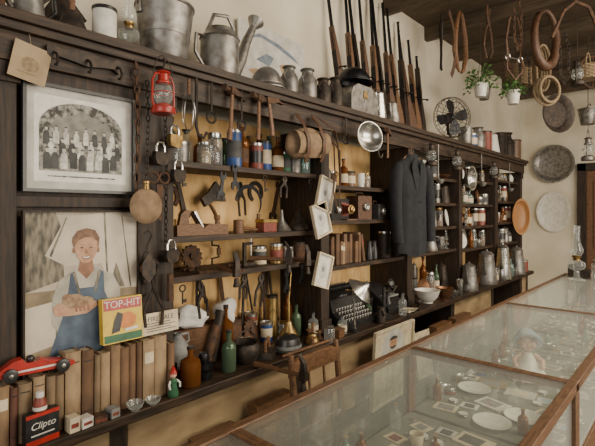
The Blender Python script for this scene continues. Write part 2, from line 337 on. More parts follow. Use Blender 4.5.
def pot(r,h,mt,hm=None):
    b=L([(0,0),(r,0),(r*1.02,.008),(r*.98,h*.15),(r*.68,h*.8),(r*.7,h*.83)],24)
    l=L([(r*.72,h*.82),(r*.72,h*.845),(r*.45,h*.92),(r*.1,h*.95),(r*.09,h*.97),(r*.16,h*.985),(r*.1,h),(0,h)],20)
    sp=M().tube([(0,-r*.9,h*.3),(0,-r*1.3,h*.5),(0,-r*1.55,h*.8)],[r*.2,r*.14,r*.09],9)
    hd=M().tube([(0,r*.7,h*.75),(0,r*1.45,h*.78),(0,r*1.55,h*.45),(0,r*.92,h*.2)],.008,7)
    return [('body',b,mt),('lid',l,mt),('spout',sp,mt),('handle',hd,hm or BLK)]
def milk(r,h,mt=GAL): return [('body',L([(0,0),(r,0),(r*1.03,.008),(r,.02),(r,h*.6),(r*.62,h*.78),(r*.6,h*.88),(r*.78,h*.93),(r*.74,h*.96),(0,h)],22),mt),('handle',M().tube([(0,r*.98,h*.5),(0,r*1.35,h*.6),(0,r*.66,h*.8)],.006),mt),('handle',M().tube([(0,-r*.98,h*.5),(0,-r*1.35,h*.6),(0,-r*.66,h*.8)],.006),mt)]
def oil_lamp(h=.42,mt=GLS,bs=GLS):
    s=h/.42
    q=lambda P:[(a*s,b*s) for a,b in P]
    return [('base',L(q([(0,0),(.06,0),(.062,.008),(.03,.02),(.018,.035),(.02,.06),(.016,.075),(.05,.09),(.062,.115),(.055,.14),(.025,.155)])),bs),
     ('burner',L(q([(.026,.153),(.026,.165),(.018,.168),(.03,.18),(.032,.19),(.01,.195),(0,.195)]),16),BRS),
     ('chimney',L(q([(.028,.185),(.045,.215),(.046,.24),(.026,.29),(.022,.34),(.025,.42)])),mt)]
def oil_can(h=.3,mt=BRS):
    return [('body',L([(0,0),(.055,0),(.057,.01),(.05,.03),(.018,.085),(.016,.1),(0,.1)]),mt),('spout',M().tube([(0,0,.09),(0,0,h*.6),(0,.02,h)],[.008,.005,.002],8),mt)]
def frame(w,h,t=.02,fm=WV,pm=CRM,printm=None,mats=None):
    f=M().bx(0,.018,0,w,0,t).bx(0,.018,0,w,h-t,h).bx(0,.018,0,t,t,h-t).bx(0,.018,w-t,w,t,h-t)
    p=printm or M(); p.bx(.002,.006,t,w-t,t,h-t,0)
    return [('frame',f,fm),('print',p,mats or [pm])]
def gear(r=.05,n=14,th=.012):
    P=[]
    for i in range(n):
        for k,rr in((0,.86),(.3,1),(.6,1),(.9,.86)): a=2*pi*(i+k)/n; P.append((r*rr*cos(a),r*rr*sin(a)))
    return M().ext(P,th).lathe([(0,-.006),(r*.3,-.006),(r*.3,th+.01),(r*.12,th+.01),(0,th+.004)],14,X((0,0,0),(0,pi/2,0)))
def blob(r,n=26,amp=.2,seed=1,fl=.05):
    m=M().ball((0,0,0),1,None,n); q=random.Random(seed); A=[(q.uniform(2,5),q.uniform(0,6)) for _ in range(6)]
    for i,v in enumerate(m.v):
        k=1+amp*(sin(v.x*A[0][0]+A[0][1])*sin(v.y*A[1][0]+A[1][1])+.6*sin(v.z*A[2][0]*1.6+A[2][1]+v.y*3))
        m.v[i]=Vector((v.x*r[0]*k,v.y*r[1]*k,max(v.z*r[2]*k,-r[2]*.75)+r[2]*.75))
    return m
def spool(r,h): return [('spool',L([(0,0),(r,0),(r,h*.15),(r*.5,h*.2),(r*.5,h*.8),(r,h*.85),(r,h),(0,h)],18),OAK)]
def candle(h): return [('stick',L([(0,0),(.035,0),(.036,.006),(.012,.02),(.008,.04),(.014,.05),(.008,.06),(.008,h*.8),(.018,h*.85),(.012,h*.87),(0,h*.87)],16),BRS),('candle',L([(.009,h*.86),(.009,h),(0,h)],10),CRM)]
ON='on the dark wooden worktop'
def g(n,l,c,x,y,z,p,rot=(0,0,0),grp=None,sc=1,bev=0): return T(n,l,c,(x,y,z),p,rot,grp,sc,bev)
# ================================================================= items on the cornice
TP=TOP+.0005
g('bucket','large dark galvanized bucket with wire handle above the shelving','bucket',-1.62,.985,TP,bucket(.115,.25))
g('watering_can','galvanized watering can with long spout and rose','watering can',-1.6,1.25,TP,watering_can(),sc=1.1)
g('pitcher','small dented steel coffee pot on the shelving top','coffee pot',-1.56,.47,TP,pot(.05,.15,GAL))
g('bell','black iron hand bell on the shelving top','bell',-1.52,.585,TP,[('bell',L([(.05,0),(.048,.01),(.032,.05),(.028,.07),(0,.08)]),IRN),('handle',M().tube([(0,0,.078),(0,0,.13)],[.008,.011]),OAK)])
g('tin_can','white painted tin canister with black lid','canister',-1.54,.70,TP,tin(.13,.04,WHT,BLK))
g('tin_can','rusty round tin on the shelving top','canister',-1.56,.36,TP,tin(.11,.045,RST,RST))
g('oil_lamp','small glass oil lamp on the shelving top','oil lamp',-1.56,.80,TP,oil_lamp(.26))
g('kerosene_can','dark squat iron can on the shelving top','can',-1.7,.62,TP,milk(.06,.22,IRN))
g('helmet','polished steel domed helmet with narrow brim','helmet',-1.525,1.47,TP,[('helmet',helmet(.075,STL,.016),GAL)],sc=(1,1,1.45))
sg=M(); w,h=.52,.44
PBL=mat('faded blue paint',(.12,.16,.22),.7,0,(.2,.23,.26),30); PTN=mat('faded tan paint',(.42,.27,.14),.7,0,(.3,.2,.12),30)
sg.bx(0,.012,0,w,0,h,0)
sg.flat([(.05,.35),(.15,.40),(.3,.38),(.42,.34),(.48,.30),(.38,.33),(.28,.36),(.16,.38)],.0125,1)
sg.flat([(.12,.25),(.2,.30),(.26,.29),(.22,.23)],.0125,1); sg.flat([(.3,.26),(.36,.28),(.42,.22),(.33,.2)],.0127,2); sg.flat([(.06,.18),(.12,.2),(.2,.19),(.44,.15),(.1,.16)],.0126,2)
g('painted_board','pale weathered board with faded painted shapes leaning on wall','board',-1.79,1.52,TP,[('board',sg,[LGY,PBL,PTN])],(0,-.03,0))
for y,hh,rr in((1.62,.15,.045),(1.76,.17,.05),(1.89,.15,.045),(2.0,.18,.045)): g('milk_can','small dull steel milk can on the shelving top','milk can',-1.52,y,TP,milk(rr,hh,GAL if y<1.8 else IRN),(0,0,.3),'small milk cans on the shelving top')
bx=M().ext([(-.14,0),(.14,0),(.14,.1),(.12,.14),(.07,.165),(-.07,.165),(-.12,.14),(-.14,.1)],.15,X((-.075,0,0)))
g('lunch_box','galvanized domed tin box with latch','box',-1.54,2.22,TP,[('body',bx,GAL),('handle',M().tube([(0,-.04,.163),(0,-.035,.19),(0,.035,.19),(0,.04,.163)],.004),IRN),('latch',B(.075,.08,-.02,.02,.09,.13),BRS)])
g('helmet','dark steel brimmed army helmet on a tin box','helmet',-1.55,2.22,TP+.193,[('helmet',helmet(.1,IRN,.02,1.05),GUN)])
for i,(y,s) in enumerate([(2.45,.2),(2.62,.16)]): g('coffee_pot','dull metal coffee pot on the shelving top','coffee pot',-1.52,y,TP,pot(.055,s,STL if i==0 else GAL),(0,0,.4),'coffee pots on the shelving top')
for i,(y,l,tx) in enumerate([(2.34,1.0,.09),(2.46,1.03,.0),(2.55,1.02,.06),(2.64,1.03,.02),(2.74,1.0,-.04),(2.84,1.02,.04),(2.94,1.0,.0),(3.04,.98,.03),(3.14,.93,-.06),(3.24,.86,.07),(3.34,.82,.02),(3.43,.72,-.05)]):
    g('rifle','old wooden-stocked rifle leaning upright against the wall','rifle',-1.70,y,TP+.006,rifle(l,[LTH,DOK,WV][i%3]),(tx,-.085,.15*(i%3-1)),'rifles leaning above the shelving',(1.25,1.0,1))
g('electric_fan','vintage black electric fan with dark blades and wire cage','fan',-1.56,3.66,TP,fan(),(0,0,-.55))
for i,(y,f) in enumerate([(3.92,lambda:tin(.17,.06,GAL,GAL)),(4.07,lambda:tin(.13,.05,BLU,STL,CRM)),(4.23,lambda:milk(.065,.22)),(4.42,lambda:tin(.2,.06,DRD,BLK)),(4.62,lambda:pot(.07,.22,WHT)),(4.84,lambda:tin(.24,.07,IRN,IRN)),(5.06,lambda:milk(.08,.28,IRN)),(5.3,lambda:tin(.22,.08,DOK,IRN))]):
    p=f(); nm='tin_canister' if p[1][0]=='lid' and len(p)<4 else ('milk_can' if p[1][0]=='handle' else 'coffee_pot')
    g(nm,'old metal container on top of the shelving','container',-1.54,y,TP,p)
# ================================================================= left panel
rk=[(0,0),(.0,.028),(.02,.034),(.04,.022),(.08,.03),(.12,.036),(.16,.03),(.20,.022),(.22,.034),(.24,.028),(.24,0),(.225,-.012),(.205,0),(.16,-.005),(.12,-.012),(.08,-.005),(.035,0),(.015,-.012)]
rp=[('rail',M().ext(rk,.016),IRN)]
for y in(.02,.12,.22): rp.append(('hook',M().tube([(.016,y,.01),(.035,y,0),(.045,y,-.02),(.035,y,-.035),(.022,y,-.03)],.004),IRN))
g('coat_rack','black scrolled iron coat rail with hooks','coat rack',-1.478,.49,2.03,rp)
g('paper_tag','tan cardboard tag with faint drawing hung on string','tag',-1.466,.385,1.945,[('card',M().bx(0,.003,0,.1,0,.11).flat(ell(.05,.05,.025,.022),.0032,1).flat([(.02,.02),(.08,.02),(.08,.024),(.02,.024)],.0032,1),[mat('tan cardboard',(.42,.31,.19),.8,0,(.33,.24,.14),20),ROPE]),('string',M().tube([(.001,.045,.1),(.002,.03,.14),(.001,.055,.158)],.001,4),ROPE)],(-.2,0,0))
# group photograph
W_,H_=.355,.335; pm=M()
def U(P,x0=0,y0=0,w=W_,h=H_): return [(x0+a*w,y0+b*h) for a,b in P]
FOL=mat('foliage print',(.03,.028,.024),.6,0,(.34,.32,.28),60,bump=0,lo=.42,hi=.62); GND=mat('grass print',(.16,.15,.13),.6,0,(.4,.38,.33),70,bump=0); PPL=mat('crowd print',(.72,.69,.62),.6,0,(.35,.33,.3),60,bump=0)
BLDG=mat('building print',(.26,.24,.21),.6,0,(.15,.14,.12),40,bump=0); FCE=mat('face print',(.5,.47,.42),.6,0,(.4,.38,.34),60,bump=0)
pm.flat(U([(.09,.1),(.91,.1),(.91,.9),(.09,.9)]),.0065,1)
pm.flat(U([(.13,.2),(.87,.2),(.87,.62)]+[(.5+.37*cos(a),.62+.24*sin(a)) for a in [pi*i/16 for i in range(1,16)]]+[(.13,.62)]),.007,2)
pm.flat(U([(.25,.5),(.75,.5),(.75,.68),(.5,.78),(.25,.68)]),.0072,6)
pm.flat(U([(.13,.2),(.87,.2),(.87,.32),(.13,.32)]),.0074,3)
pm.flat(U([(.2,.145),(.8,.145),(.8,.157),(.2,.157)]),.0074,2)
for row,(n,z,s) in enumerate([(8,.60,.85),(8,.50,.95),(9,.40,1.05)]):
    for i in range(n):
        a=.19+.62*(i+.5*(row==1))/(n-.6)+R.uniform(-.008,.008); z2=z+R.uniform(-.015,.015); x_=.0080+row*.0004+i*.00002
        cl_=4 if R.random()<.5 else 5
        pm.flat(U([(a-.030*s,z2-.17*s),(a+.030*s,z2-.17*s),(a+.028*s,z2-.05*s),(a+.012*s,z2-.022*s),(a-.012*s,z2-.022*s),(a-.028*s,z2-.05*s)]),x_,cl_)
        pm.flat(U(ell(a,z2,.015*s,.024*s,12)),x_+.0001,7)
        pm.flat(U(ell(a,z2+.012*s,.016*s,.016*s,10,0,pi)),x_+.0002,5)
g('framed_photograph','framed black and white photograph of a seated group of people','picture',-1.503,.432,1.612,frame(W_,H_,.010,BLK,LGY,pm,[LGY,WHT,FOL,GND,PPL,DGY,BLDG,FCE]))
# colour poster of a child
PW,PH=.37,.50
pm=M()
def q(P): return [((a-20)/118*PW,(365-b)/160*PH) for a,b in P]
SK2=mat('hazy sky print',(.50,.43,.34),.6,0,(.35,.29,.22),9,bump=0); TNT=mat('tent print',(.62,.54,.43),.6,0,(.45,.39,.31),10,bump=0)
TRE=mat('tree print',(.06,.055,.04),.6,0,(.28,.24,.17),40,(1,2,.6),bump=0); DNM=mat('denim print',(.09,.13,.18),.6,0,(.04,.06,.10),24,bump=0)
SHT=mat('shirt print',(.50,.46,.38),.6,0,(.26,.24,.20),14,bump=0); GRS=mat('ground print',(.30,.23,.14),.6,0,(.15,.115,.07),22,bump=0)
SKP=mat('skin print',(.58,.34,.21),.6,0,(.40,.21,.125),34,bump=0); SKD=mat('shaded skin print',(.33,.16,.09),.6,bump=0); PUP=mat('puppy print',(.2,.11,.06),.6,0,(.42,.29,.17),60,bump=0); HRP=mat('hair print',(.12,.06,.035),.6,0,(.26,.14,.075),70,bump=0)
pm.flat(q([(22,240),(22,207),(50,207),(56,225),(58,275),(22,285)]),.0065,3)
pm.flat(q([(22,285),(136,285),(136,363),(22,363)]),.0063,6)
pm.flat(q([(60,212),(100,207),(136,214),(136,292),(104,290),(96,262),(60,262),(40,250)]),.0068,2)
pm.flat(q([(98,207),(100,207),(104,290),(102,290)]),.007,3); pm.flat(q([(118,211),(119,211),(130,291),(128,291)]),.007,3); pm.flat(q([(60,212),(61,212),(46,252),(44,250)]),.007,3)
pm.flat(q([(104,290),(112,262),(122,290)]),.0071,3)
pm.flat(q([(22,300),(50,296),(50,340),(22,345)]),.0066,2)
pm.flat(q([(70,262),(90,262),(96,269),(108,274),(116,290),(118,312),(108,332),(56,334),(46,318),(47,292),(54,275),(64,268)]),.0074,5)
pm.flat(q([(64,270),(68,268),(73,286),(88,286),(93,268),(98,271),(99,292),(110,318),(116,363),(40,363),(50,332),(60,302)]),.0078,4)
pm.flat(q([(66,270),(69,269),(74,292),(72,292)]),.0079,3); pm.flat(q([(92,269),(95,270),(90,292),(88,292)]),.0079,3)
pm.flat(q([(74,256),(86,256),(88,268),(80,277),(71,267)]),.0080,8)
pm.flat(q(ell(79.5,237,14,11.5,20)),.0082,10)
pm.flat(q([(68,244),(68.5,236),(73,231),(80,229.5),(87,231),(91,237),(91.2,246),(88.5,254),(84,259),(79.8,260.5),(75,259),(70.5,253.5)]),.0086,7)
pm.flat(q([(67,244),(66,233),(71,226),(80,223.5),(89,226),(93.5,234),(92.5,245),(91,238),(86,233.5),(78,233),(72,236),(69,240)]),.009,10)
pm.flat(q(ell(67.3,246.5,1.6,3,10)),.0084,8); pm.flat(q(ell(92,247,1.6,3,10)),.0084,8)
for a in(75,84.5):
    pm.flat(q(ell(a,243.8,1.7,.7,10)),.0092,9); pm.flat(q([(a-2.8,241.4),(a,240.4),(a+2.8,241.4),(a,241)]),.0092,10)
pm.flat(q([(79.3,245),(81.6,249.6),(79.8,250.4),(77.6,249.8)]),.0091,8)
pm.flat(q([(74.5,252.5),(79.5,253.4),(85,252.3),(82.5,255.6),(79.5,256.4),(76.5,255.6)]),.0092,8); pm.flat(q([(75.6,253),(79.5,253.8),(84,252.9),(82,254.6),(79.5,255.1),(77,254.6)]),.0094,11)
pm.flat(q(ell(67,299,11,8,18)),.0088,12); pm.flat(q(ell(79,302,9,7,16)),.009,12); pm.flat(q(ell(61,295,5,5,12)),.0092,12)
pm.flat(q([(47,302),(54,298),(62,305),(76,307),(84,301),(90,301),(92,306),(80,313),(62,313),(49,311)]),.0095,7)
for i in range(4): pm.flat(q([(68+i*4,304),(70.5+i*4,304),(71+i*4,310),(68.5+i*4,310)]),.0097,8)
g('poster','colour poster of a smiling child in denim overalls holding puppies','poster',-1.503,.432,1.055,frame(PW,PH,.006,WV,CRM,pm,[SK2,SK2,TNT,TRE,DNM,SHT,GRS,SKP,SKD,DGY,HRP,WHT,PUP]))
# hanging on the pilaster
g('lantern','red kerosene lantern hanging from an iron hook','lantern',-1.40,.845,1.895,lantern(RED,.19),(0,.0,.2))
g('wall_hook','black iron hook holding a lantern','hook',-1.50,.845,2.08,[('hook',M().tube([(.06,0,-.01),(.10,0,-.02),(.11,0,-.0),(.10,0,.01)],.004),IRN)])
g('canteen','round tan metal canteen hanging on a chain','canteen',-1.435,.80,1.57,[('body',L([(0,-.02),(.035,-.019),(.058,-.006),(.062,0),(.058,.006),(.035,.019),(0,.02)],28,X((0,0,0),(0,pi/2,0))),CVS),('neck',L([(.012,0),(.01,.02),(.013,.022),(.013,.03),(0,.032)],12,X((0,0,.058))),BRS),('chain',chain([(0,.0,.09),(-.005,.01,.3),(-.03,.02,.45)],.008),IRN)])
g('chain','heavy rusty chain hanging from the shelving edge','chain',-1.46,.775,1.62,[('chain',chain([(0,0,0),(.005,.005,.2),(-.0,0,.46)],.011,.0035),RST)])
g('chain','thin dark chain hanging on the pilaster','chain',-1.475,.90,1.42,[('chain',chain([(0,0,0),(.005,.0,.3),(-.01,0,.62)],.008,.0025),IRN)])
for y,z in((.93,1.79),(.945,1.66),(.915,1.36),(.87,1.72)): g('padlock','old padlock hanging on a nail','padlock',-1.46,y,z,padlock(1.3,BRS if z>1.76 else IRN),(0,0,.2),'padlocks on the pilaster',1.3)
g('pulley','black iron pulley block hanging with hook','pulley',-1.45,.81,1.33,[('cheek',M().ext([(0,-.03),(.025,0),(.025,.04),(0,.08),(-.025,.04),(-.025,0)],.004,X((.012,0,0))),IRN),('cheek',M().ext([(0,-.03),(.025,0),(.025,.04),(0,.08),(-.025,.04),(-.025,0)],.004,X((-.016,0,0))),IRN),('wheel',L([(0,-.009),(.022,-.009),(.018,0),(.022,.009),(0,.009)],18,X((0,0,.02),(0,pi/2,0))),RST),('hook',M().tube([(0,0,.075),(0,.0,.1),(0,.012,.12),(0,.02,.14),(0,.008,.155),(0,-.01,.145)],.004),IRN)])
g('ice_tongs','long black iron tongs hanging on the pilaster','tongs',-1.46,.84,1.14,[('tongs',M().tube([(0,-.03,.0),(0,-.035,.06),(0,.0,.13),(0,.02,.22),(0,.0,.24)],.006).tube([(.008,.03,.0),(.008,.035,.06),(.008,.0,.13),(.008,-.02,.22),(.008,0,.24)],.006),IRN)])
g('scale_weight','small iron weight bar hanging on wire','weight',-1.46,.91,1.22,[('bar',M().tube([(0,0,0),(0,0,.1)],[.014,.012],8),RST),('wire',M().tube([(0,0,.1),(0,0,.17)],.0015,4),IRN)])
g('shears','rusty pair of shears hanging on the pilaster','shears',-1.462,.865,1.52,[('shears',M().ext([(-.005,0),(.008,.0),(.014,.13),(.002,.13)],.004).ext([(.004,0),(-.008,.0),(-.014,.13),(-.002,.13)],.004,X((.004,0,0))).ring(.02,.004,X((0,.022,.155),(0,pi/2,0)),14).ring(.02,.004,X((0,-.022,.155),(0,pi/2,0)),14),RST)])
# ================================================================= books and things in front of the panel
BY=.35; WT=.8905
btop=[]
i=0
while BY<.905:
    t=R.choice([.018,.024,.03,.036,.044])*R.uniform(.95,1.08); h=R.uniform(.160,.178) if BY<.53 else R.uniform(.20,.238)
    if BY>.78: h=R.uniform(.18,.22)
    g('book','worn old hardback book standing upright %s'%ON if i%3 else 'faded old book with cracked spine in a row','book',-1.43-R.uniform(0,.010),BY,WT,book(t,h,.052,BKS[R.choice([0,1,2,3,4,4,5,0,5])],R.randrange(12)),grp='row of old books on the worktop',rot=(R.uniform(-.012,.0),0,0)); btop.append((BY,t,h))
    BY+=t+.003; i+=1
car=M()
P=[(-.112,.014),(.10,.012),(.115,.018),(.108,.028),(.07,.036),(.03,.044),(.012,.052),(.0,.044),(-.03,.046),(-.04,.060),(-.065,.056),(-.10,.034),(-.116,.024)]
car.ext(P,.034,X((-.017,0,0)))
cp=[('body',car,RED),('driver',M().ball((.0,-.015,.052),(.010,.012,.012)),BLK),('stripe',M().bx(.0171,.0178,-.09,.06,.022,.028),WHT)]
for a in(-.072,.074):
    for s in(-1,1): cp.append(('wheel',L([(0,-.005),(.012,-.006),(.020,-.004),(.020,.004),(.012,.006),(0,.005)],20,X((s*.024,a,.020),(0,pi/2,0))),BLK,None,[('hubcap',L([(0,.0),(.008,.0),(.006,.003),(0,.004)],12,X((s*.024+s*.005,a,.020),(0,s*pi/2,0))),STL)]))
mx=max(h for y,t,h in btop if y<.53)
g('toy_car','long red toy racing car on top of books','toy car',-1.45,.455,WT+mx+.0005,cp,(0,0,-.1),None,(1,.92,1),.001)
th=M().bx(0,.03,0,.15,0,.16,0); th.bx(.03,.0312,.004,.146,.118,.156,1); th.bx(.03,.0312,.004,.146,.004,.03,2)
text('TOP-HIT',.036,.0315,.075,.137,3,th); th.flat(ell(.09,.075,.035,.03,20),.0314,4); th.flat([(.03,.035),(.06,.04),(.075,.1),(.055,.11),(.04,.08)],.0316,5); th.flat([(.08,.035),(.13,.04),(.13,.05),(.08,.046)],.0318,3)
m2=max(h for y,t,h in btop if .6<y<.84)
g('record_needle_box','yellow and red box lettered TOP-HIT on top of books','box',-1.475,.655,WT+m2+.0005,[('box',th,[YEL,RED,GRN,WHT,ORG,BLK])],(0,-.08,.0),None,.93)
fs=M().bx(0,.004,0,.16,0,.085,0); text('FIRE SALE',.028,.0045,.08,.06,1,fs)
for k in range(4): fs.flat([(.015,.012+k*.01),(.145-.02*(k%2),.012+k*.01),(.145-.02*(k%2),.015+k*.01),(.015,.015+k*.01)],.0044,1)
g('sale_card','yellowed printed card reading FIRE SALE on top of books','card',-1.46,.80,WT+m2+.0005,[('card',fs,[CRM,DGY])],(0,-.08,.0),None,.9)
bb=M().bx(-.025,0,0,.1,0,.1,0).bx(0,.001,.0,.1,.0,.018,1).bx(0,.001,0,.1,.088,.1,1); text('Clipto',.03,.0015,.05,.06,2,bb,.25); bb.bx(0,.0012,.015,.085,.03,.034,2)
g('small_box','black and red box with white script lettering','box',-1.385,.41,WT,[('box',bb,[BLK,RED,WHT])],(0,0,.1),None,(1,.9,.9))
g('candy_jar','red and white striped small jar on a black box','jar',-1.40,.45,WT+.0905,[('body',L([(0,0),(.016,0),(.018,.004),(.018,.02),(.014,.035),(.012,.04),(0,.04)]),DRD),('band',L([(.0185,.006),(.0185,.016)]),WHT),('cap',L([(.010,.039),(.011,.042),(.010,.055),(0,.057)]),WHT)])
for y,w,h,c in((.525,.03,.045,CRM),(.56,.035,.03,WHT),(.6,.04,.022,RST),(.65,.03,.03,GRY)):
    mm=M().bx(-.018,0.018,0,w,0,h,0).bx(.018,.0186,.004,w-.004,h*.3,h*.6,1)
    g('matchbox','small %s matchbox lying %s'%(c.name,ON),'matchbox',-1.402,y,WT,[('box',mm,[c,DRD])],(0,0,R.uniform(-.15,.15)),'small matchboxes in front of the books')
g('glass_dish','cut glass dish with silver rim on the worktop','dish',-1.39,.735,WT,[('dish',bowl(.028,.025),GLS)])
g('glass_dish','shallow glass ashtray on the worktop','dish',-1.39,.80,WT,[('dish',bowl(.026,.018),GLS)])
fg=[('body',L([(0,0),(.018,0),(.02,.01),(.012,.04),(.014,.055),(.006,.065),(0,.066)],14),GRN),('head',M().ball((0,0,.075),.012),SKN),('hat',L([(.014,.08),(.012,.085),(0,.112)],12),RED),('arm',M().tube([(0,-.012,.055),(.008,-.022,.045),(.012,-.02,.03)],.004),WHT),('arm',M().tube([(0,.012,.055),(.008,.022,.045),(.012,.02,.03)],.004),WHT)]
g('figurine','tiny painted figurine with red cap','figurine',-1.40,.885,WT,fg)
# ================================================================= bay 1
Z=1.7505
for i,(y,x,n,l,c,p) in enumerate([
 (1.01,-1.6,'glass_jar','clear glass jar with steel lid','jar',jar(.11,.035)),
 (1.08,-1.65,'tin_can','dull steel tin on a shelf','tin',tin(.1,.035,GAL)),
 (1.15,-1.58,'glass_jar','clear glass jar filled with buttons','jar',jar(.1,.03,GLS,STL,ROPE)),
 (1.22,-1.6,'glass_jar','tall clear glass jar with tin lid','jar',jar(.15,.035)),
 (1.30,-1.56,'tin_can','bright blue tin can with dark band','tin',tin(.17,.034,BLU,STL,DGY)),
 (1.38,-1.6,'bottle','dark amber bottle with cork','bottle',bottle(.2,.033,AMB,None,RST)),
 (1.455,-1.58,'tin_can','red tin can with black band','tin',tin(.13,.032,DRD,STL,BLK)),
 (1.53,-1.6,'tin_can','dark blue and white tin can','tin',tin(.15,.033,BLU,BLK,CRM)),
 (1.60,-1.58,'bottle','brown glass bottle with paper label','bottle',bottle(.17,.03,AMB,BLK,CRM,1)),
 (1.67,-1.6,'tin_can','dark green tin can with lid','tin',tin(.11,.034,GRN,STL,DGY)),
 (1.745,-1.6,'milk_can','small steel can with handles','can',milk(.035,.14)),
 (1.81,-1.58,'bottle','aqua glass bottle with stopper','bottle',bottle(.16,.028,GBL,None,None,2))]):
    g(n,l+' standing on a shelf' if len(l.split())<7 else l,c,x,y,Z,p)
for i in range(11):
    y=1.01+i*.075; g('bottle','old glass bottle at the back of a shelf','bottle',-1.73,y,Z,bottle(R.uniform(.14,.21),.03,[AMB,GGR,GLS,AMB][i%4],BLK,None,i),grp='bottles at the back of a shelf')
Z=1.4505
g('jack_plane','wooden jack plane resting on a shelf','plane',-1.58,1.13,Z,plane())
g('mallet','old wooden mallet lying on a shelf','mallet',-1.6,1.36,Z+.025,[('head',L([(0,-.04),(.025,-.038),(.025,.038),(0,.04)],16),OAK),('handle',M().tube([(.02,0,0),(.03,.12,-.012)],[.009,.007]),OAK)],(0,0,.3))
g('tobacco_tin','flat red tobacco tin on a shelf','tin',-1.6,1.54,Z,[('body',B(-.03,.03,-.045,.045,0,.06),DRD),('lid',B(-.032,.032,-.047,.047,.045,.064),BRS)],bev=.003)
g('funnel','steel funnel standing upside down on a shelf','funnel',-1.6,1.65,Z,[('cone',L([(.05,0),(.052,.004),(.012,.06),(.006,.11),(.005,.11),(.01,.06),(.048,.004)]),GAL)])
g('oil_can','small black oil can on a shelf','oil can',-1.59,1.77,Z,oil_can(.17,IRN))
g('tin_can','round brass canister on a shelf','tin',-1.6,.99,Z,tin(.07,.03,BRS,BRS))
XP=-1.802
for i,(y,z,f,n,l) in enumerate([(1.12,1.56,lambda:[('shoe',horseshoe(),RST)],'horseshoe','rusty iron horseshoe hung on the back panel'),(1.66,1.60,lambda:[('shoe',horseshoe(),IRN)],'horseshoe','black horseshoe hung on the back panel'),(1.78,1.52,lambda:[('wrench',wrench(.2),RST)],'wrench','rusty open-ended wrench hung on the back panel'),(1.56,1.53,lambda:[('pliers',pliers(.18),IRN)],'pliers','black iron pliers hung on the back panel'),
  (1.2,1.53,lambda:[('wrench',wrench(.18),IRN)],'wrench','black iron spanner hung on the back panel'),(1.05,1.12,lambda:[('shoe',horseshoe(),RST)],'horseshoe','small rusty horseshoe hung low on the back panel'),(1.3,1.1,lambda:[('pliers',pliers(.16),IRN)],'pliers','black pincers hung low on the back panel'),(1.72,1.06,lambda:[('wrench',wrench(.2),IRN)],'wrench','dark spanner hung low on the back panel')]):
    g(n,l,n,XP,y,z,f(),(R.uniform(-.3,.3),0,0))
g('axe','hatchet with wooden handle leaning on the back panel','axe',-1.72,1.36,Z+.012,axe(.19),(.5,-.1,0))
g('sickle','curved iron sickle leaning on a shelf','sickle',-1.7,1.51,Z+.01,[('blade',M().ext(ell(0,.14,.09,.09,16,-.6,3.0)+ell(0,.13,.08,.08,16,-.6,3.0)[::-1],.004),GUN),('handle',M().tube([(0,.07,.08),(0,.06,0)],.01),OAK)])
Z=1.2905
k=0
for y,x,r in [(.99,-1.6,.5),(1.12,-1.66,2.3),(1.22,-1.57,1.3),(1.34,-1.62,1.8),(1.72,-1.6,1.2),(1.12,-1.56,1.0),(1.40,-1.56,2.0)]:
    k+=1
    if k%2: g('hammer','old hammer with worn wooden handle lying on a shelf','hammer',x,y,Z+.014+.028*(k>5),hammer(.2),(pi/2,0,r),'hand tools lying on the middle shelf')
    else: g('wrench','rusty wrench lying on a shelf','wrench',x,y,Z+.012,[('wrench',wrench(.17),RST)],(0,pi/2,r),'hand tools lying on the middle shelf')
g('gear_wheel','toothed iron gear wheel leaning on a shelf','gear',-1.72,1.18,Z+.055,[('gear',gear(.055),RST)],(0,-.2,0))
g('tin_can','cream tin with dark label on a shelf','tin',-1.64,1.53,Z,tin(.09,.035,CRM,STL,DGY))
g('tin_can','dull yellow tin can with red band on a shelf','tin',-1.6,1.61,Z,tin(.1,.033,BRS,STL,DRD))
g('tin_can','steel tin with grey label on a shelf','tin',-1.6,1.69,Z,tin(.08,.033,GAL,STL,GRY))
g('tin_can','rusty open tin on a shelf','tin',-1.6,1.78,Z,tin(.1,.035,RST,IRN))
g('clamp','iron c-clamp standing on a shelf','clamp',-1.62,1.43,Z,[('frame',M().ext([(-.03,0),(.04,0),(.04,.014),(-.014,.014),(-.014,.1),(.03,.1),(.03,.114),(-.03,.114)],.012),IRN),('screw',M().tube([(.006,.02,.03),(.006,.02,.14)],.004).tube([(-.014,.02,.138),(.026,.02,.138)],.003),STL)])
g('brace_drill','iron hand brace drill leaning on the back panel','drill',-1.75,1.32,Z+.004,[('crank',M().tube([(0,0,.0),(0,0,.03),(0,.04,.035),(0,.04,.09),(0,0,.095),(0,0,.12)],.005),GUN),('grip',M().tube([(0,.04,.045),(0,.04,.08)],.011),OAK),('knob',M().ball((0,0,.128),(.02,.02,.01)),OAK)])
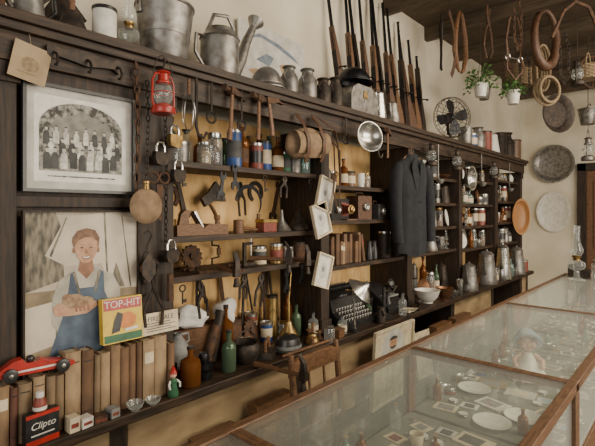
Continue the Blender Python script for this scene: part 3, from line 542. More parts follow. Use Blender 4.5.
# small tools hung along shelf fronts
q2=random.Random(4)
for zz,ys in ((1.725,(1.0,1.19,1.27,1.45,1.57,1.78)),(1.265,(1.0,1.1,1.31,1.4,1.6,1.71))):
    for y in ys:
        l=q2.uniform(.06,.13); t=q2.randrange(4)
        if t==0: g('key','old iron key hanging on the shelf edge','key',-1.516,y,zz-l,[('key',M().tube([(0,0,l-.03),(0,0,0)],.003).ring(.013,.003,X((0,0,l-.017),(0,pi/2,0)),12).bx(-.002,.002,0,.018,.004,.018),IRN)])
        elif t==1: g('hanging_hook','small iron hook hanging on the shelf edge','hook',-1.514,y,zz-l,[('hook',M().tube([(0,0,l),(0,0,.03),(0,.01,.01),(0,.028,.006),(0,.036,.022)],.004),RST)])
        elif t==2: g('pliers','small iron pliers hanging on the shelf edge','pliers',-1.512,y,zz-l-.03,[('pliers',pliers(l+.03),IRN)],(q2.uniform(-.2,.2),0,0))
        else: g('wrench','small flat spanner hanging on the shelf edge','wrench',-1.52,y,zz-l,[('wrench',wrench(max(l,.1),.005),GUN)],(q2.uniform(-.2,.2),0,0),None,(1,.8,.9))
# hanging from cornice
for i,(y,l,m_) in enumerate(((1.02,.2,0),(1.10,.16,2),(1.18,.22,1),(1.26,.17,2),(1.34,.2,1),(1.43,.17,1),(2.02,.14,2),(2.34,.16,0),(2.44,.18,1))):
    if m_==0: g('hanging_hook','black iron meat hook hanging from the cornice','hook',-1.452,y,2.072-l-.03,[('hook',M().tube([(0,0,l+.03),(0,0,.04),(0,.01,.01),(0,.035,.0),(0,.05,.025)],.006),IRN)])
    elif m_==1: g('hammer','old hammer hanging head-up from the cornice','hammer',-1.445,y,2.072-l-.004,hammer(l,RST,OAK),(R.uniform(-.15,.15),0,R.uniform(-.3,.4)))
    else: g('branding_iron','black iron hook bar with ring end hanging','branding iron',-1.462,y,2.072-l,[('iron',M().tube([(0,0,l),(0,0,.04)],.005).ring(.022,.005,X((0,0,.02),(0,pi/2,0)),14),IRN)])
g('wire_whisk','looped wire whisk hanging from the cornice','whisk',-1.45,.985,1.86,[('wires',M().tube([(0,.03*sin(t),.07-.07*cos(t)) for t in [2*pi*i/14 for i in range(14)]],.0016,4,None,True).tube([(.03*sin(t),0,.07-.07*cos(t)) for t in [2*pi*i/14 for i in range(14)]],.0016,4,None,True),STL),('handle',M().tube([(0,0,.14),(0,0,.2)],.006),OAK)])
# canvas bag with straps
bg=blob((.05,.135,.08),34,.035,3)
bag=[('bag',bg,CVS),('flap',M().add([(.012+.05*cos(a)*1.0,y,.065+.06*sin(a)) for y in(-.11,-.05,0,.05,.11) for a in [-.9+2.6*i/7 for i in range(8)]],[(j*8+i,j*8+i+1,j*8+i+9,j*8+i+8) for j in range(4) for i in range(7)]),CVS)]
for k,y in enumerate((-.06,.05)): bag.append(('strap',M().tube([(.0,y,.2),(.04,y,.15),(.068,y,.08),(.062,y,.02),(.04,y,-.02)],.012,6,None,False,0,.25),LTH))
bag.append(('strap',M().tube([(.03,.10,.12),(.06,.13,.06),(.05,.14,-.06),(.05,.12,-.16),(.05,.15,-.27)],.014,6,None,False,0,.25),LTH))
bag.append(('strap',M().tube([(.03,.12,.12),(.07,.16,.03),(.06,.17,-.1),(.05,.155,-.24)],.012,6,None,False,0,.25),LTH))
bag.append(('strap',M().tube([(.0,.08,.2),(.05,.11,.15),(.055,.15,.13),(.04,.19,.05),(.05,.18,-.12)],.012,6,None,False,0,.25),LTH))
bag.append(('buckle',M().ring(.014,.003,X((.06,.14,-.08),(0,pi/2,0)),4),BRS))
g('canvas_bag','khaki canvas bag with brown leather straps hanging','bag',-1.46,1.69,1.82,bag,(.08,0,0),None,1.08)
for i,(y,z,r) in enumerate([(1.74,1.575,-.28),(1.735,1.41,.3),(1.72,1.18,-.3)]):
    p=M(); p.flat(ell(.0625,.0875,.03,.042),.0065,1); p.flat(ell(.0625,.095,.012,.016),.0067,2)
    g('picture_card','cream framed small portrait card hanging tilted on the post','picture',-1.46,y+(.02 if r>0 else 0),z,frame(.125,.175,.008,CRM,WHT,p,[WHT,LGY,GRY]),(r,0,0),'tilted pictures hanging on the post')
g('cord','thin dark cord holding three small pictures','cord',-1.464,1.80,1.2,[('cord',M().tube([(0,.0,0),(0,.02,.3),(0,0,.5),(0,.03,.8)],.0015,4),IRN)])
# ---- worktop
wocc=[]
def wt(n,l,c,y,x,p,rot=(0,0,0),dz=0,sc=1,grp=None,rr=.045): wocc.append((x,y,rr)); return g(n,l,c,x,y,WT+dz,p,rot,grp,sc)
wt('bottle','squat dark glass bottle with stopper on the worktop','bottle',.985,-1.44,bottle(.14,.04,AMB,BLK,None,1))
wt('insulator','dark ribbed ceramic insulator on the worktop','insulator',1.06,-1.46,[('insulator',L([(0,0),(.035,0),(.036,.03),(.024,.034),(.034,.04),(.034,.06),(.02,.066),(.024,.075),(.018,.1),(0,.105)]),GUN)])
wt('shell_casing','brown artillery shell casing leaning on the worktop','shell casing',1.11,-1.52,[('casing',L([(0,0),(.028,0),(.028,.006),(.024,.01),(.024,.14),(.018,.165),(.018,.18),(.015,.18),(.015,.16),(0,.1)]),RST)],(-.35,0,0),.01)
wt('iron_pipe','dark iron pipe leaning on the worktop','pipe',1.19,-1.58,[('pipe',L([(0,0),(.02,0),(.02,.2),(.023,.2),(.023,.22),(.015,.22),(.015,.05),(0,.05)]),IRN)],(-.3,-.1,0),.008)
wt('stoneware_jug','grey stoneware jug with handle','jug',1.03,-1.6,[('body',L([(0,0),(.05,0),(.055,.02),(.055,.09),(.03,.13),(.016,.15),(.02,.16),(.012,.16),(0,.12)]),GRY),('handle',M().tube([(0,.018,.15),(0,.05,.15),(0,.055,.12),(0,.04,.11)],.006),GRY)])
wt('wooden_box','worn brown wooden box on the worktop','box',1.14,-1.70,[('box',M().bx(-.07,.07,-.09,.09,0,.15).bx(-.072,.072,-.092,.092,.12,.13),OAK)],rr=.1)
wt('white_cloth','crumpled white cloth heaped on a wooden box','cloth',1.14,-1.68,[('cloth',blob((.06,.09,.055),34,.18,5),CLO)],(0,0,0),.1505)
wt('rag','crumpled white rag on dark ironware','cloth',1.36,-1.70,[('cloth',blob((.05,.06,.065),30,.2,9),CLO)],(0,0,0),.132)
wt('wooden_box','small dark wooden crate on the worktop','box',1.36,-1.72,[('box',M().bx(-.06,.06,-.07,.07,0,.13).bx(.06,.063,-.07,.07,.05,.06),RST)],rr=.09)
wt('iron_pot','black cast iron pot with handle','pot',1.3,-1.48,[('body',L([(0,0),(.04,.0),(.06,.03),(.06,.07),(.052,.085),(.058,.09),(.05,.088),(.05,.03),(0,.01)]),IRN),('handle',M().tube([(0,.056*cos(a),.08+.06*sin(a)) for a in [pi*i/10 for i in range(11)]],.003),IRN)],rr=.065)
wt('sad_iron','black cast iron flat iron on the worktop','iron',1.42,-1.47,[('sole',M().ext([(-.06,0),(.05,0),(.04,.03),(-.055,.03)],.07,X((-.035,0,0))),IRN),('handle',M().tube([(0,-.04,.03),(0,-.045,.07),(0,.03,.075),(0,.035,.03)],.008),OAK)],(0,0,.6),rr=.06)
wt('bottle','tall dark bottle on the worktop','bottle',1.3,-1.62,bottle(.22,.035,AMB,BLK,None,1))
wt('bottle','dark green glass bottle on the worktop','bottle',1.18,-1.45,bottle(.16,.03,GGR,BLK))
wt('gear_wheel','rusty gear wheel leaning on ironware','gear',1.5,-1.68,[('gear',gear(.06,16),RST)],(0,-.25,.2),.06,rr=.06)
wt('tin_can','rusty tin can on the worktop','tin',1.45,-1.75,tin(.12,.04,RST,RST))
wt('tin_can','red and white round tin on the worktop','tin',1.57,-1.75,tin(.13,.035,DRD,STL,CRM))
wt('tin_can','blue painted tin on the worktop','tin',1.58,-1.64,tin(.1,.03,BLU,STL,CRM))
wt('oil_can','brass oil can with long thin spout','oil can',1.66,-1.56,oil_can(.36,BRS),rr=.06)
wt('bowler_hat','black felt bowler hat on the worktop','hat',1.56,-1.47,[('hat',L([(.085,.006),(.086,.01),(.06,.008),(.058,.03),(.05,.055),(.03,.068),(0,.07)],24,None,1.15),BLK),('band',L([(.061,.009),(.0605,.026)],24,None,1.15),GRY)],rr=.09)
wt('hammer','heavy hammer lying on the worktop','hammer',1.28,-1.40,hammer(.26,IRN),(pi/2,0,1.7),.014,rr=.03)
wt('wooden_rod','long dark wooden rod lying on the worktop','rod',1.62,-1.392,[('rod',M().tube([(0,-.18,.0),(0,.18,.0)],.008,8),OAK)],(0,0,.0),.009,rr=.02)
for i,(y,x,h) in enumerate([(1.76,-1.6,.16),(1.82,-1.53,.12),(1.80,-1.7,.2)]): wt('bottle','old medicine bottle on the worktop','bottle',y,x,bottle(h,.027,[GGR,GLS,AMB][i],BLK,CRM if i==1 else None,i),grp='medicine bottles on the worktop',rr=.03)
wt('brass_bell','small brass hand bell on the worktop','bell',1.72,-1.45,[('bell',L([(.035,0),(.033,.01),(.022,.03),(.018,.045),(0,.05)]),BRS),('handle',M().tube([(0,0,.05),(0,0,.1)],[.006,.009]),OAK)])
for i,y in enumerate([.99,1.06,1.24,1.43,1.52,1.62,1.69,1.77]):
    l=.34+.02*(i%3); n_=['rasp','crowbar','poker'][i%3]
    m_=M()
    if i%3==0: m_.ext([(-.012,.1),(.012,.1),(.010,l-.01),(0,l),(-.010,l-.01)],.005,X((-.0025,0,0))).tube([(0,0,0),(0,0,.03),(0,0,.09),(0,0,.105)],[.008,.013,.010,.007],8)
    elif i%3==1: m_.tube([(0,0,0),(0,0,l-.05),(0,.01,l-.02),(0,.035,l)],[.008,.008,.008,.005],7)
    else: m_.tube([(0,0,0),(0,0,l)],.005,6).ring(.016,.004,X((0,0,l),(0,pi/2,0)),12)
    g(n_,'rusty iron %s leaning on the back panel'%n_,n_,-1.765,y,WT+.012,[(n_,m_,[RST,IRN,GUN][i%3])],((-.12,.15,-.05,.1)[i%4],-.07,0)); wocc.append((-1.77,y,.02))
# ================================================================= bay 2
g('reflector_lamp','round bright steel lamp reflector hanging from the cornice','lamp reflector',-1.40,2.12,1.965,[('dish',L([(0,0),(.02,.0),(.05,.012),(.075,.035),(.082,.05),(.085,.05),(.078,.033),(.05,.008),(.02,-.004),(0,-.004)],30,X((0,0,0),(0,pi/2-.1,0))),STL),('wire',M().tube([(0,0,.08),(-.02,0,.12),(-.045,-.015,.138)],.002,4),IRN)],(0,0,-.35))
Z=1.7005
for i,(y,h,r) in enumerate([(1.98,.12,.035),(2.07,.09,.03),(2.16,.16,.03),(2.25,.1,.035),(2.34,.13,.03),(2.43,.1,.03)]):
    p=[cup(r*.9,h*.8,GAL),tin(h,r,RST),bottle(h,r*.9,AMB,BLK,CRM),tin(h,r,DOK,IRN,CRM),cup(r*.9,h*.7,WHT),jar(h,r,GLS,BRS,OAK)][i]; nm=['cup','tin_can','bottle','tin_can','cup','glass_jar'][i]
    g(nm,'small old %s on the upper shelf'%nm.replace('_',' '),nm.replace('_',' '),-1.58-.02*(i%2),y,Z,p)
def camera_box(w,h,m_=BLK):
    return [('body',M().bx(-.05,.05,-w/2,w/2,0,h),m_),('lens',L([(0,0),(.025,0),(.025,.015),(.018,.02),(.014,.012),(0,.01)],18,X((.05,0,h*.55),(0,pi/2,0))),STL),('handle',M().tube([(0,-w*.3,h),(0,-w*.25,h+.02),(0,w*.25,h+.02),(0,w*.3,h)],.004,6,None,False,0,.5),LTH)]
def bellows_camera():
    bl=M()
    for i in range(7): s=.05-.004*i; bl.box((.01+i*.011,0,.065),(.006,s*1.6,s*1.7)); bl.box((.0155+i*.011,0,.065),(.005,s*1.35,s*1.45))
    return [('body',M().bx(-.035,.008,-.075,.075,0,.13),BLK),('bellows',bl,DRD),('bed',M().bx(.005,.10,-.045,.045,0,.008),DOK),('lens',L([(0,0),(.028,0),(.028,.006),(.018,.008),(.018,.02),(.012,.022),(0,.016)],18,X((.085,0,.065),(0,pi/2,0))),BRS)]
Z=1.5005
g('box_camera','black leatherette box camera with round lens','camera',-1.58,2.02,Z,camera_box(.12,.12),(0,0,.15),bev=.003)
g('bellows_camera','folding camera with dark red bellows and brass lens','camera',-1.62,2.18,Z,bellows_camera(),(0,0,-.1))
g('box_camera','brown leather camera case with carrying strap','camera',-1.59,2.34,Z,camera_box(.13,.15,LTH),(0,0,-.12),bev=.003)
g('box_camera','small black box camera stacked on a shelf','camera',-1.57,2.49,Z,camera_box(.11,.1),(0,0,.2),bev=.003)
g('tin_can','squat rusty tin beside cameras on a shelf','tin',-1.6,2.61,Z,tin(.08,.04,RST,IRN))
Z=1.2405; y=1.96; i=0
while y<2.34:
    t=R.uniform(.018,.035); i+=1; g('book','faded old book standing on the lower shelf','book',-1.56-R.uniform(0,.03),y,Z,book(t,R.uniform(.12,.19),.12,BKS[R.choice([0,1,2,3,4,5])],R.randrange(12)),grp='old books on the lower shelf'); y+=t+.002
g('book','old brown book leaning on a row of books','book',-1.57,2.355,Z+.001,book(.025,.17,.12,BKS[1],1),(.18,0,0),'old books on the lower shelf')
g('binoculars','black binoculars standing on the shelf','binoculars',-1.6,2.5,Z,[('barrel',L([(0,0),(.025,0),(.025,.05),(.016,.1),(.018,.12),(0,.12)],16,X((0,-.03,0))),BLK),('barrel',L([(0,0),(.025,0),(.025,.05),(.016,.1),(.018,.12),(0,.12)],16,X((0,.03,0))),BLK),('bridge',M().box((0,0,.06),(.014,.04,.04)),STL)])
g('tin_can','tall dark tin on the shelf','tin',-1.6,2.66,Z,tin(.18,.045,IRN,STL))
# typewriter
ty=[('body',M().ext([(-.14,0),(.14,0),(.145,.03),(.06,.075),(.04,.14),(-.12,.15),(-.14,.1)],.28,X((.0,.14,0),(0,0,-pi/2))),BLK)]
kk=M()
for r in range(4):
    for c in range(10): kk.lathe([(.0,-.01),(.002,-.01),(.002,.0),(.006,.0),(.006,.004),(0,.004)],8,X((.125-r*.022,-.11+c*.024+.005*(r%2),.05+r*.014)))
ty.append(('keys',kk,LGY)); ty.append(('platen',L([(0,0),(.018,0),(.018,.3),(0,.3)],16,X((-.05,-.15,.17),(-pi/2,0,0))).lathe([(0,0),(.022,0),(.022,.014),(0,.014)],16,X((-.05,-.17,.17),(-pi/2,0,0))).lathe([(0,0),(.022,0),(.022,.014),(0,.014)],16,X((-.05,.155,.17),(-pi/2,0,0))),GUN))
ty.append(('carriage',M().bx(-.09,-.07,-.15,.15,.14,.19).tube([(-.05,-.15,.18),(.0,-.18,.2),(.03,-.2,.2)],.003),STL))
tb=M()
for i in range(22):
    a=pi*(i+.5)/22; tb.tube([(.045,.0+.03*cos(a),.08),(.02,.08*cos(a),.08+.07*sin(a))],.0018,4)
ty.append(('typebars',tb,STL))
wt('typewriter','old black typewriter with round keys','typewriter',2.15,-1.6,ty,(0,0,0),0,1.12,rr=.2)
wt('desk_lamp','gooseneck desk lamp with bright steel reflector','lamp',2.03,-1.405,[('base',L([(0,0),(.024,0),(.024,.01),(.012,.018),(0,.018)]),BLK),('stem',M().tube([(0,0,.015),(-.0,-.01,.12),(-.0,-.02,.22),(.01,-.0,.27),(.012,.02,.26)],.005),STL),('shade',L([(0,.05),(.015,.05),(.022,.03),(.055,.008),(.085,-.02),(.083,-.02),(.05,.006),(0,.03)],24,X((.02,.035,.235),(-.3,.8,0))),STL)])
ph=[('base',L([(0,0),(.055,0),(.057,.01),(.025,.025),(.012,.04),(.012,.2),(0,.2)]),BLK),('mouthpiece',L([(0,0),(.01,0),(.014,.03),(.03,.06),(.027,.06),(0,.03)],18,X((.0,0,.2),(0,1.2,0))),BLK),('receiver',L([(0,0),(.022,0),(.02,.015),(.012,.03),(.012,.1),(.018,.11),(0,.11)],14,X((0,.05,.08))),BLK),('hook',M().tube([(0,0,.16),(0,.04,.165),(0,.05,.19)],.004),BRS)]
wt('candlestick_telephone','black candlestick telephone on the worktop','telephone',2.42,-1.46,ph,rr=.07)
wt('adding_machine','black office machine with side crank','office machine',2.62,-1.6,[('body',M().ext([(-.1,0),(.1,0),(.1,.03),(.0,.11),(-.1,.14)],.18,X((0,.09,0),(0,0,-pi/2))),BLK),('crank',M().tube([(0,.09,.07),(0,.12,.07),(.03,.12,.12)],.005),STL),('keys',M().box((.045,0,.085),(.06,.12,.008)),GRY)],sc=1.2,rr=.15)
wt('cash_box','flat black metal cash box','box',2.42,-1.68,[('body',B(-.07,.07,-.07,.07,0,.07),IRN),('lid',B(-.072,.072,-.072,.072,.06,.08),IRN),('handle',M().tube([(0,-.04,.08),(0,-.035,.1),(0,.035,.1),(0,.04,.08)],.003),STL)],sc=1.2,rr=.11)
wt('wire_basket','small wire letter tray with papers','tray',2.68,-1.43,[('tray',M().bx(-.04,.04,-.07,.07,0,.004).ring(.07,.003,X((0,0,.04)),4).ring(.07,.003,X((0,0,.02)),4),GUN),('papers',B(-.035,.035,-.06,.06,.005,.02),CRM)],rr=.08)
# jacket
def jacket():
    b=M(); prof=[(.0,.15,.055),(.1,.15,.06),(.25,.145,.06),(.38,.14,.06),(.5,.155,.06),(.56,.165,.045),(.6,.13,.04),(.625,.065,.035),(.65,.05,.03)]
    n=32; v=[(dx*sin(2*pi*i/n)*(1+.16*sin(9*2*pi*i/n)*(1-z/.65)),dy*cos(2*pi*i/n),z+(.012*sin(3*2*pi*i/n) if z<.05 else 0)) for z,dy,dx in prof for i in range(n)]
    f=[(j*n+i,j*n+(i+1)%n,(j+1)*n+(i+1)%n,(j+1)*n+i) for j in range(len(prof)-1) for i in range(n)]
    b.add(v,f)
    sl=[M().tube([(0,k*.13,.575),(.005,k*.16,.52),(.012,k*.175,.36),(.022,k*.172,.2),(.032,k*.165,.08)],[.035,.045,.042,.038,.036],12) for k in(-1,1)]
    lp=M().ext([(-.012,.38),(-.05,.5),(-.065,.56),(-.04,.62),(-.025,.58)],.006,X((.056,0,0))).ext([(.012,.38),(.025,.58),(.04,.62),(.065,.56),(.05,.5)],.006,X((.056,0,0)))
    bt=M()
    for z in(.34,.25,.16): bt.lathe([(0,0),(.007,0),(.007,.003),(0,.004)],10,X((.064,.012,z),(0,pi/2,0)))
    hg=M().tube([(0,-.1,.6),(0,-.05,.64),(0,0,.655),(0,.05,.64),(0,.1,.6)],.006).tube([(0,0,.655),(0,0,.69),(0,.015,.705),(-.01,.02,.69)],.002,5)
    return [('body',b,NAVY),('sleeve',sl[0],NAVY),('sleeve',sl[1],NAVY),('lapels',lp,NAVY),('buttons',bt,GUN),('hanger',hg,OAK)]
g('jacket','dark charcoal wool jacket hanging from the shelving','jacket',-1.42,2.70,1.27,jacket(),(0,0,-.25),None,(1,.92,1.02))
# ================================================================= large pots then fill shelf by shelf
wt('white_bowl','large white enamel bowl on the worktop','bowl',3.04,-1.47,[('bowl',bowl(.09,.09),WHT)],rr=.1)
for y,x,r,h,m_ in((3.75,-1.44,.075,.24,GAL),(4.2,-1.45,.09,.32,GAL),(4.62,-1.44,.08,.36,STL),(5.1,-1.45,.09,.3,GAL)): wt('coffee_pot','tall %s coffee pot on the worktop'%m_.name,'coffee pot',y,x,pot(r,h,m_),(0,0,.2),grp='large coffee pots on the worktop',rr=.13)
wt('coffee_grinder','wooden coffee grinder with iron crank','grinder',2.95,-1.64,[('box',M().bx(-.06,.06,-.06,.06,0,.12).bx(-.07,.07,-.07,.07,0,.012),OAK),('hopper',L([(.03,.12),(.05,.16),(.04,.18),(0,.185)]),IRN),('crank',M().tube([(0,0,.18),(0,0,.2),(0,.09,.21),(0,.09,.24)],.005),IRN)],rr=.08)
def fill(a,b,z,x,kinds,where,hmax):
    y=a+.05
    while y<b-.05:
        k=R.choice(kinds); r=R.uniform(.024,.055); h=min(hmax,R.uniform(.07,.24))
        y+=r
        if y>b-.04-r: break
        xx=x+R.uniform(-.03,.03)
        if z<.9:
            if any((A-xx)**2+(Bq-y)**2<(C+r*1.5)**2 for A,Bq,C in wocc): y+=.01; continue
            wocc.append((xx,y,r))
        loc=dict(x=xx,y=y,z=z)
        if k=='b': m_=R.choice([AMB,GGR,GLS,GBL,AMB]); g('bottle','%s glass bottle with stopper %s'%(m_.name,where),'bottle',p=bottle(min(h*1.2,hmax),r*.8,m_,BLK,R.choice([None,CRM]),R.randrange(3)),**loc)
        elif k=='t': m_=R.choice([GAL,RST,BRS,DRD,IRN,IRN,GAL]); g('tin_can','%s tin can with lid %s'%(m_.name,where),'tin',p=tin(h,r,m_,STL,R.choice([None,CRM,DGY,BLK])),**loc)
        elif k=='j': g('glass_jar','glass jar with metal lid %s'%where,'jar',p=jar(h,r,GLS,R.choice([STL,BRS]),R.choice([None,ROPE,OAK,WHT])),**loc)
        elif k=='c': m_=R.choice([WHT,GAL,STL,GAL]); g('cup','%s cup with handle %s'%(m_.name,where),'cup',p=cup(r,h*.7,m_),**loc); y+=r*.6
        elif k=='p': m_=R.choice([GAL,GAL,STL,IRN]); g('coffee_pot','%s coffee pot with spout %s'%(m_.name,where),'coffee pot',p=pot(r*1.1,h*1.15 if h*1.15<hmax else hmax,m_),rot=(0,0,R.uniform(-.5,.5)),**loc); y+=r*.9
        elif k=='w': m_=R.choice([WHT,STL,DOK,COP]); g('bowl','%s bowl %s'%(m_.name,where),'bowl',p=[('bowl',bowl(r*1.3,h*.5),m_)],**loc); y+=r*.4
        elif k=='l': g('oil_lamp','glass oil lamp with chimney %s'%where,'oil lamp',p=oil_lamp(min(hmax,.2)),**loc)
        elif k=='d': m_=R.choice([WHT,GAL,STL,COP]); g('plate','%s plate propped upright %s'%(m_.name,where),'plate',xx,y,z+min(.07,hmax/2)+.001,[('plate',plate(min(.07,hmax/2)),m_)],(0,pi/2-.15,R.uniform(-.3,.3))); y+=.03
        y+=r+R.uniform(.001,.018)
for bi,(a,b,zs) in enumerate(bays[2:]):
    lv=[.8905]+sorted(zs); tops=sorted(zs)+[2.0]
    for j,(z,t) in enumerate(zip(lv,tops)):
        w='on a shelf' if j else 'on the worktop'
        fill(a,b,z+.0005 if j else WT,-1.6 if j else -1.58,'btdjcpl' if (j+bi)%2 else 'tpdjcwb',w,min(t-z-.035,.3 if j==0 else .17))
        if j: fill(a,b,z+.0005,-1.74,'btbtj',w,min(t-z-.035,.17))
        else:
            fill(a,b,WT,-1.73,'btpjb','at the back of the worktop',.3); fill(a,b,WT,-1.43,'cwtbp','near the worktop edge',.18)
# dense clutter over the worktop of the first two bays
cl=0
for t in range(5000):
    if cl>95: break
    x=R.uniform(-1.76,-1.40); y=R.uniform(.97,2.82)
    if any(a<y<b for a,b in ((1.81,1.96),(2.76,2.92))) and x<-1.45: continue
    k=R.choice(['t','b','s','c','h','w','ball','can','box','shoe','oil','cup','jar']); r={'t':.033,'b':.027,'s':.02,'c':.035,'h':.045,'w':.045,'ball':.028,'can':.04,'box':.04,'shoe':.045,'oil':.04,'cup':.04,'jar':.03}[k]
    if any((A-x)**2+(Bq-y)**2<(C+r)**2 for A,Bq,C in wocc): continue
    wocc.append((x,y,r)); cl+=1; a=R.uniform(0,6); hb=R.uniform(.1,.24) if x<-1.55 else R.uniform(.06,.14); zz=WT; W='amid clutter on the worktop'
    if k=='t': m_=R.choice([RST,IRN,GAL,DRD,BRS]); g('tin_can','%s tin %s'%(m_.name,W),'tin',x,y,zz,tin(hb,.03,m_,R.choice([STL,IRN,RST]),R.choice([None,CRM,DGY])))
    elif k=='b': m_=R.choice([AMB,GGR,AMB,GLS]); g('bottle','%s glass bottle %s'%(m_.name,W),'bottle',x,y,zz,bottle(hb*1.1,.025,m_,BLK,R.choice([None,CRM]),cl))
    elif k=='s': g('thread_spool','wooden thread spool %s'%W,'spool',x,y,zz,spool(.018,.045))
    elif k=='c': g('candlestick','small brass candlestick %s'%W,'candlestick',x,y,zz,candle(max(.12,hb)))
    elif k=='h': g('hammer_head','loose iron hammer head %s'%W,'hammer head',x,y,zz+.015,[('head',hammer(.02)[1][1],RST)],(0,0,a),None,.7)
    elif k=='w': g('wrench','short rusty wrench %s'%W,'wrench',x,y,zz+.012,[('wrench',wrench(.08,.008),RST)],(0,pi/2,a),None,(1,.9,.9))
    elif k=='ball': g('doorknob','dark round doorknob %s'%W,'doorknob',x,y,zz,[('knob',L([(0,0),(.022,0),(.022,.004),(.008,.01),(.008,.022),(.024,.034),(.026,.046),(.018,.056),(0,.058)],16),R.choice([BRS,IRN,WHT]))])
    elif k=='can': g('milk_can','small iron can %s'%W,'can',x,y,zz,milk(.03,hb,R.choice([IRN,GAL,RST])),(0,0,a))
    elif k=='box': g('wooden_box','little wooden box %s'%W,'box',x,y,zz,[('body',B(-.025,.025,-.03,.03,0,.035),OAK),('lid',B(-.027,.027,-.032,.032,.0355,.045),DOK)],(0,0,a))
    elif k=='shoe': g('horseshoe','rusty horseshoe lying %s'%W,'horseshoe',x,y,zz+.006,[('shoe',horseshoe(),RST)],(0,-pi/2,0),None,.7)
    elif k=='oil': g('oil_can','small dark oil can %s'%W,'oil can',x,y,zz,oil_can(.15,R.choice([IRN,COP,GAL])),(0,0,a),None,.7)
    elif k=='cup': g('cup','old metal cup %s'%W,'cup',x,y,zz,cup(.027,.05,R.choice([GAL,WHT,IRN])),(0,0,a))
    else: g('glass_jar','small glass jar %s'%W,'jar',x,y,zz,jar(.08,.027,GLS,R.choice([STL,BRS]),R.choice([None,OAK,ROPE])))
g('round_pan','shiny round steel pan hanging on the shelving front','pan',-1.485,3.83,1.84,[('pan',pan(.1,STL),STL)],(0,pi/2,0))
for i,(y,z) in enumerate([(3.0,1.9),(3.2,1.88),(3.45,1.9),(4.1,1.9),(4.3,1.88),(4.9,1.88)]):
    if i%2: g('ladle','long metal ladle hanging from the cornice','ladle',-1.46,y,z-.1,[('ladle',M().tube([(0,0,.28),(0,0,.05),(0,.01,.02)],.004).lathe([(0,-.03),(.02,-.025),(.033,-.005),(.035,.005),(.03,-.003),(0,-.02)],16,X((0,.03,.01))),GAL)])
    else: g('lantern','small dark lantern hanging from the cornice','lantern',-1.42,y,z-.02,lantern(IRN,.2))
g('wooden_bowl','oval orange-brown wooden dough bowl hanging on end','bowl',-1.47,5.25,1.5,[('bowl',pan(.14,ORW,.04),ORW)],(0,pi/2,-.6),None,(1.35,.8,1))
g('wash_pan','large round galvanized pan hung on the back wall','pan',-1.46,6.797,2.2,[('pan',pan(.25,GAL,.05),GAL)],(pi/2,0,0))
g('oval_platter','large oval white enamel platter hung on the back wall','platter',-1.46,6.797,1.55,[('platter',pan(.2,WHT,.03),WHT)],(pi/2,0,0),None,(1,1.3,1))
# portrait under worktop
pm=M(); pm.flat(ell(.21,.24,.13,.15,28),.0065,3); pm.flat([(.10,.12),(.13,.1),(.29,.1),(.32,.12),(.29,.17),(.24,.19),(.18,.19),(.13,.17)],.0068,2); pm.flat([(.19,.19),(.23,.19),(.215,.13)],.0069,1)
pm.flat(ell(.21,.265,.042,.056,20),.007,4); pm.flat(ell(.21,.295,.046,.032,16,0,pi),.0073,2); pm.flat(ell(.21,.238,.036,.024,12,pi,2*pi),.0074,2); pm.flat(ell(.195,.272,.006,.004,8),.0075,2); pm.flat(ell(.225,.272,.006,.004,8),.0075,2)
for i,v in enumerate(pm.v): pm.v[i]=Vector((v.x,v.y,.325+(v.z-.24)*.66))
g('portrait_print','cream print with an oval portrait of a bearded man','picture',-1.345,2.08,.4505,frame(.44,.44,.01,CRM,CRM,pm,[CRM,WHT,DGY,LGY,SKP]),(0,.06,0))
for i,(y,a) in enumerate([(2.56,.1),(2.68,-.05)]): g('paper_sheet','yellowed paper sheet leaning under the worktop','paper',-1.37+.012*i,y,.4505,[('sheet',M().bx(0,.002,0,.2,0,.3,0).flat([(.03,.25),(.17,.25),(.17,.26),(.03,.26)],.0024,1).flat([(.03,.2),(.17,.2),(.17,.204),(.03,.204)],.0024,1).flat([(.03,.17),(.15,.17),(.15,.174),(.03,.174)],.0024,1),[CRM,GRY])],(0,-.12,a),'papers leaning under the worktop')
for i,(y,w,h) in enumerate([(1.05,.2,.26),(1.35,.22,.3),(1.65,.2,.22),(3.05,.25,.3),(3.4,.3,.3)]):  # shallow crates added on the lower ledge to darken the space there
    g('filler_crate','rough brown wooden crate added to darken the space under the worktop','crate',-1.375,y,.4505,[('crate',M().bx(-.03,.03,-w/2,w/2,0,h).bx(.03,.034,-w/2,w/2,h*.2,h*.35).bx(.03,.034,-w/2,w/2,h*.6,h*.75),[DOK,OAK][i%2])])
# chair in the aisle
ch=[('seat',M().ext([(-.19,.0),(.19,.0),(.19,.025),(-.19,.025)],.26,X((0,0,.44))),OAK)]
for y in(-.15,.15):
    ch.append(('leg',M().tube([(.23,y*1.05,0),(.22,y,.44)],[.012,.017],8),OAK))
    ch.append(('back_post',M().tube([(-.01,y*1.05,0),(.015,y,.44),(.0,y,.7),(-.03,y,.97)],[.013,.017,.016,.012],8),OAK))
ch.append(('top_rail',M().ext([(-.165,.88),(.165,.88),(.165,.93),(.1,.955),(-.1,.955),(-.165,.93)],.016,X((-.03,0,0))),OAK))
ch.append(('back_rail',M().tube([(-.0,-.15,.66),(.0,.15,.66)],.009,8),OAK))
for y in(-.05,.05): ch.append(('spindle',M().tube([(.0,y,.66),(-.02,y,.89)],.006,6),OAK))
for z in(.18,.28): ch+= [('stretcher',M().tube([(.23,-.15,z),(.23,.15,z)],.008,6),OAK),('stretcher',M().tube([(0,-.155,z),(0,.155,z)],.008,6),OAK)]
g('wooden_chair','old bare wooden spindle-back chair in the aisle','chair',-1.2,1.47,0,ch)
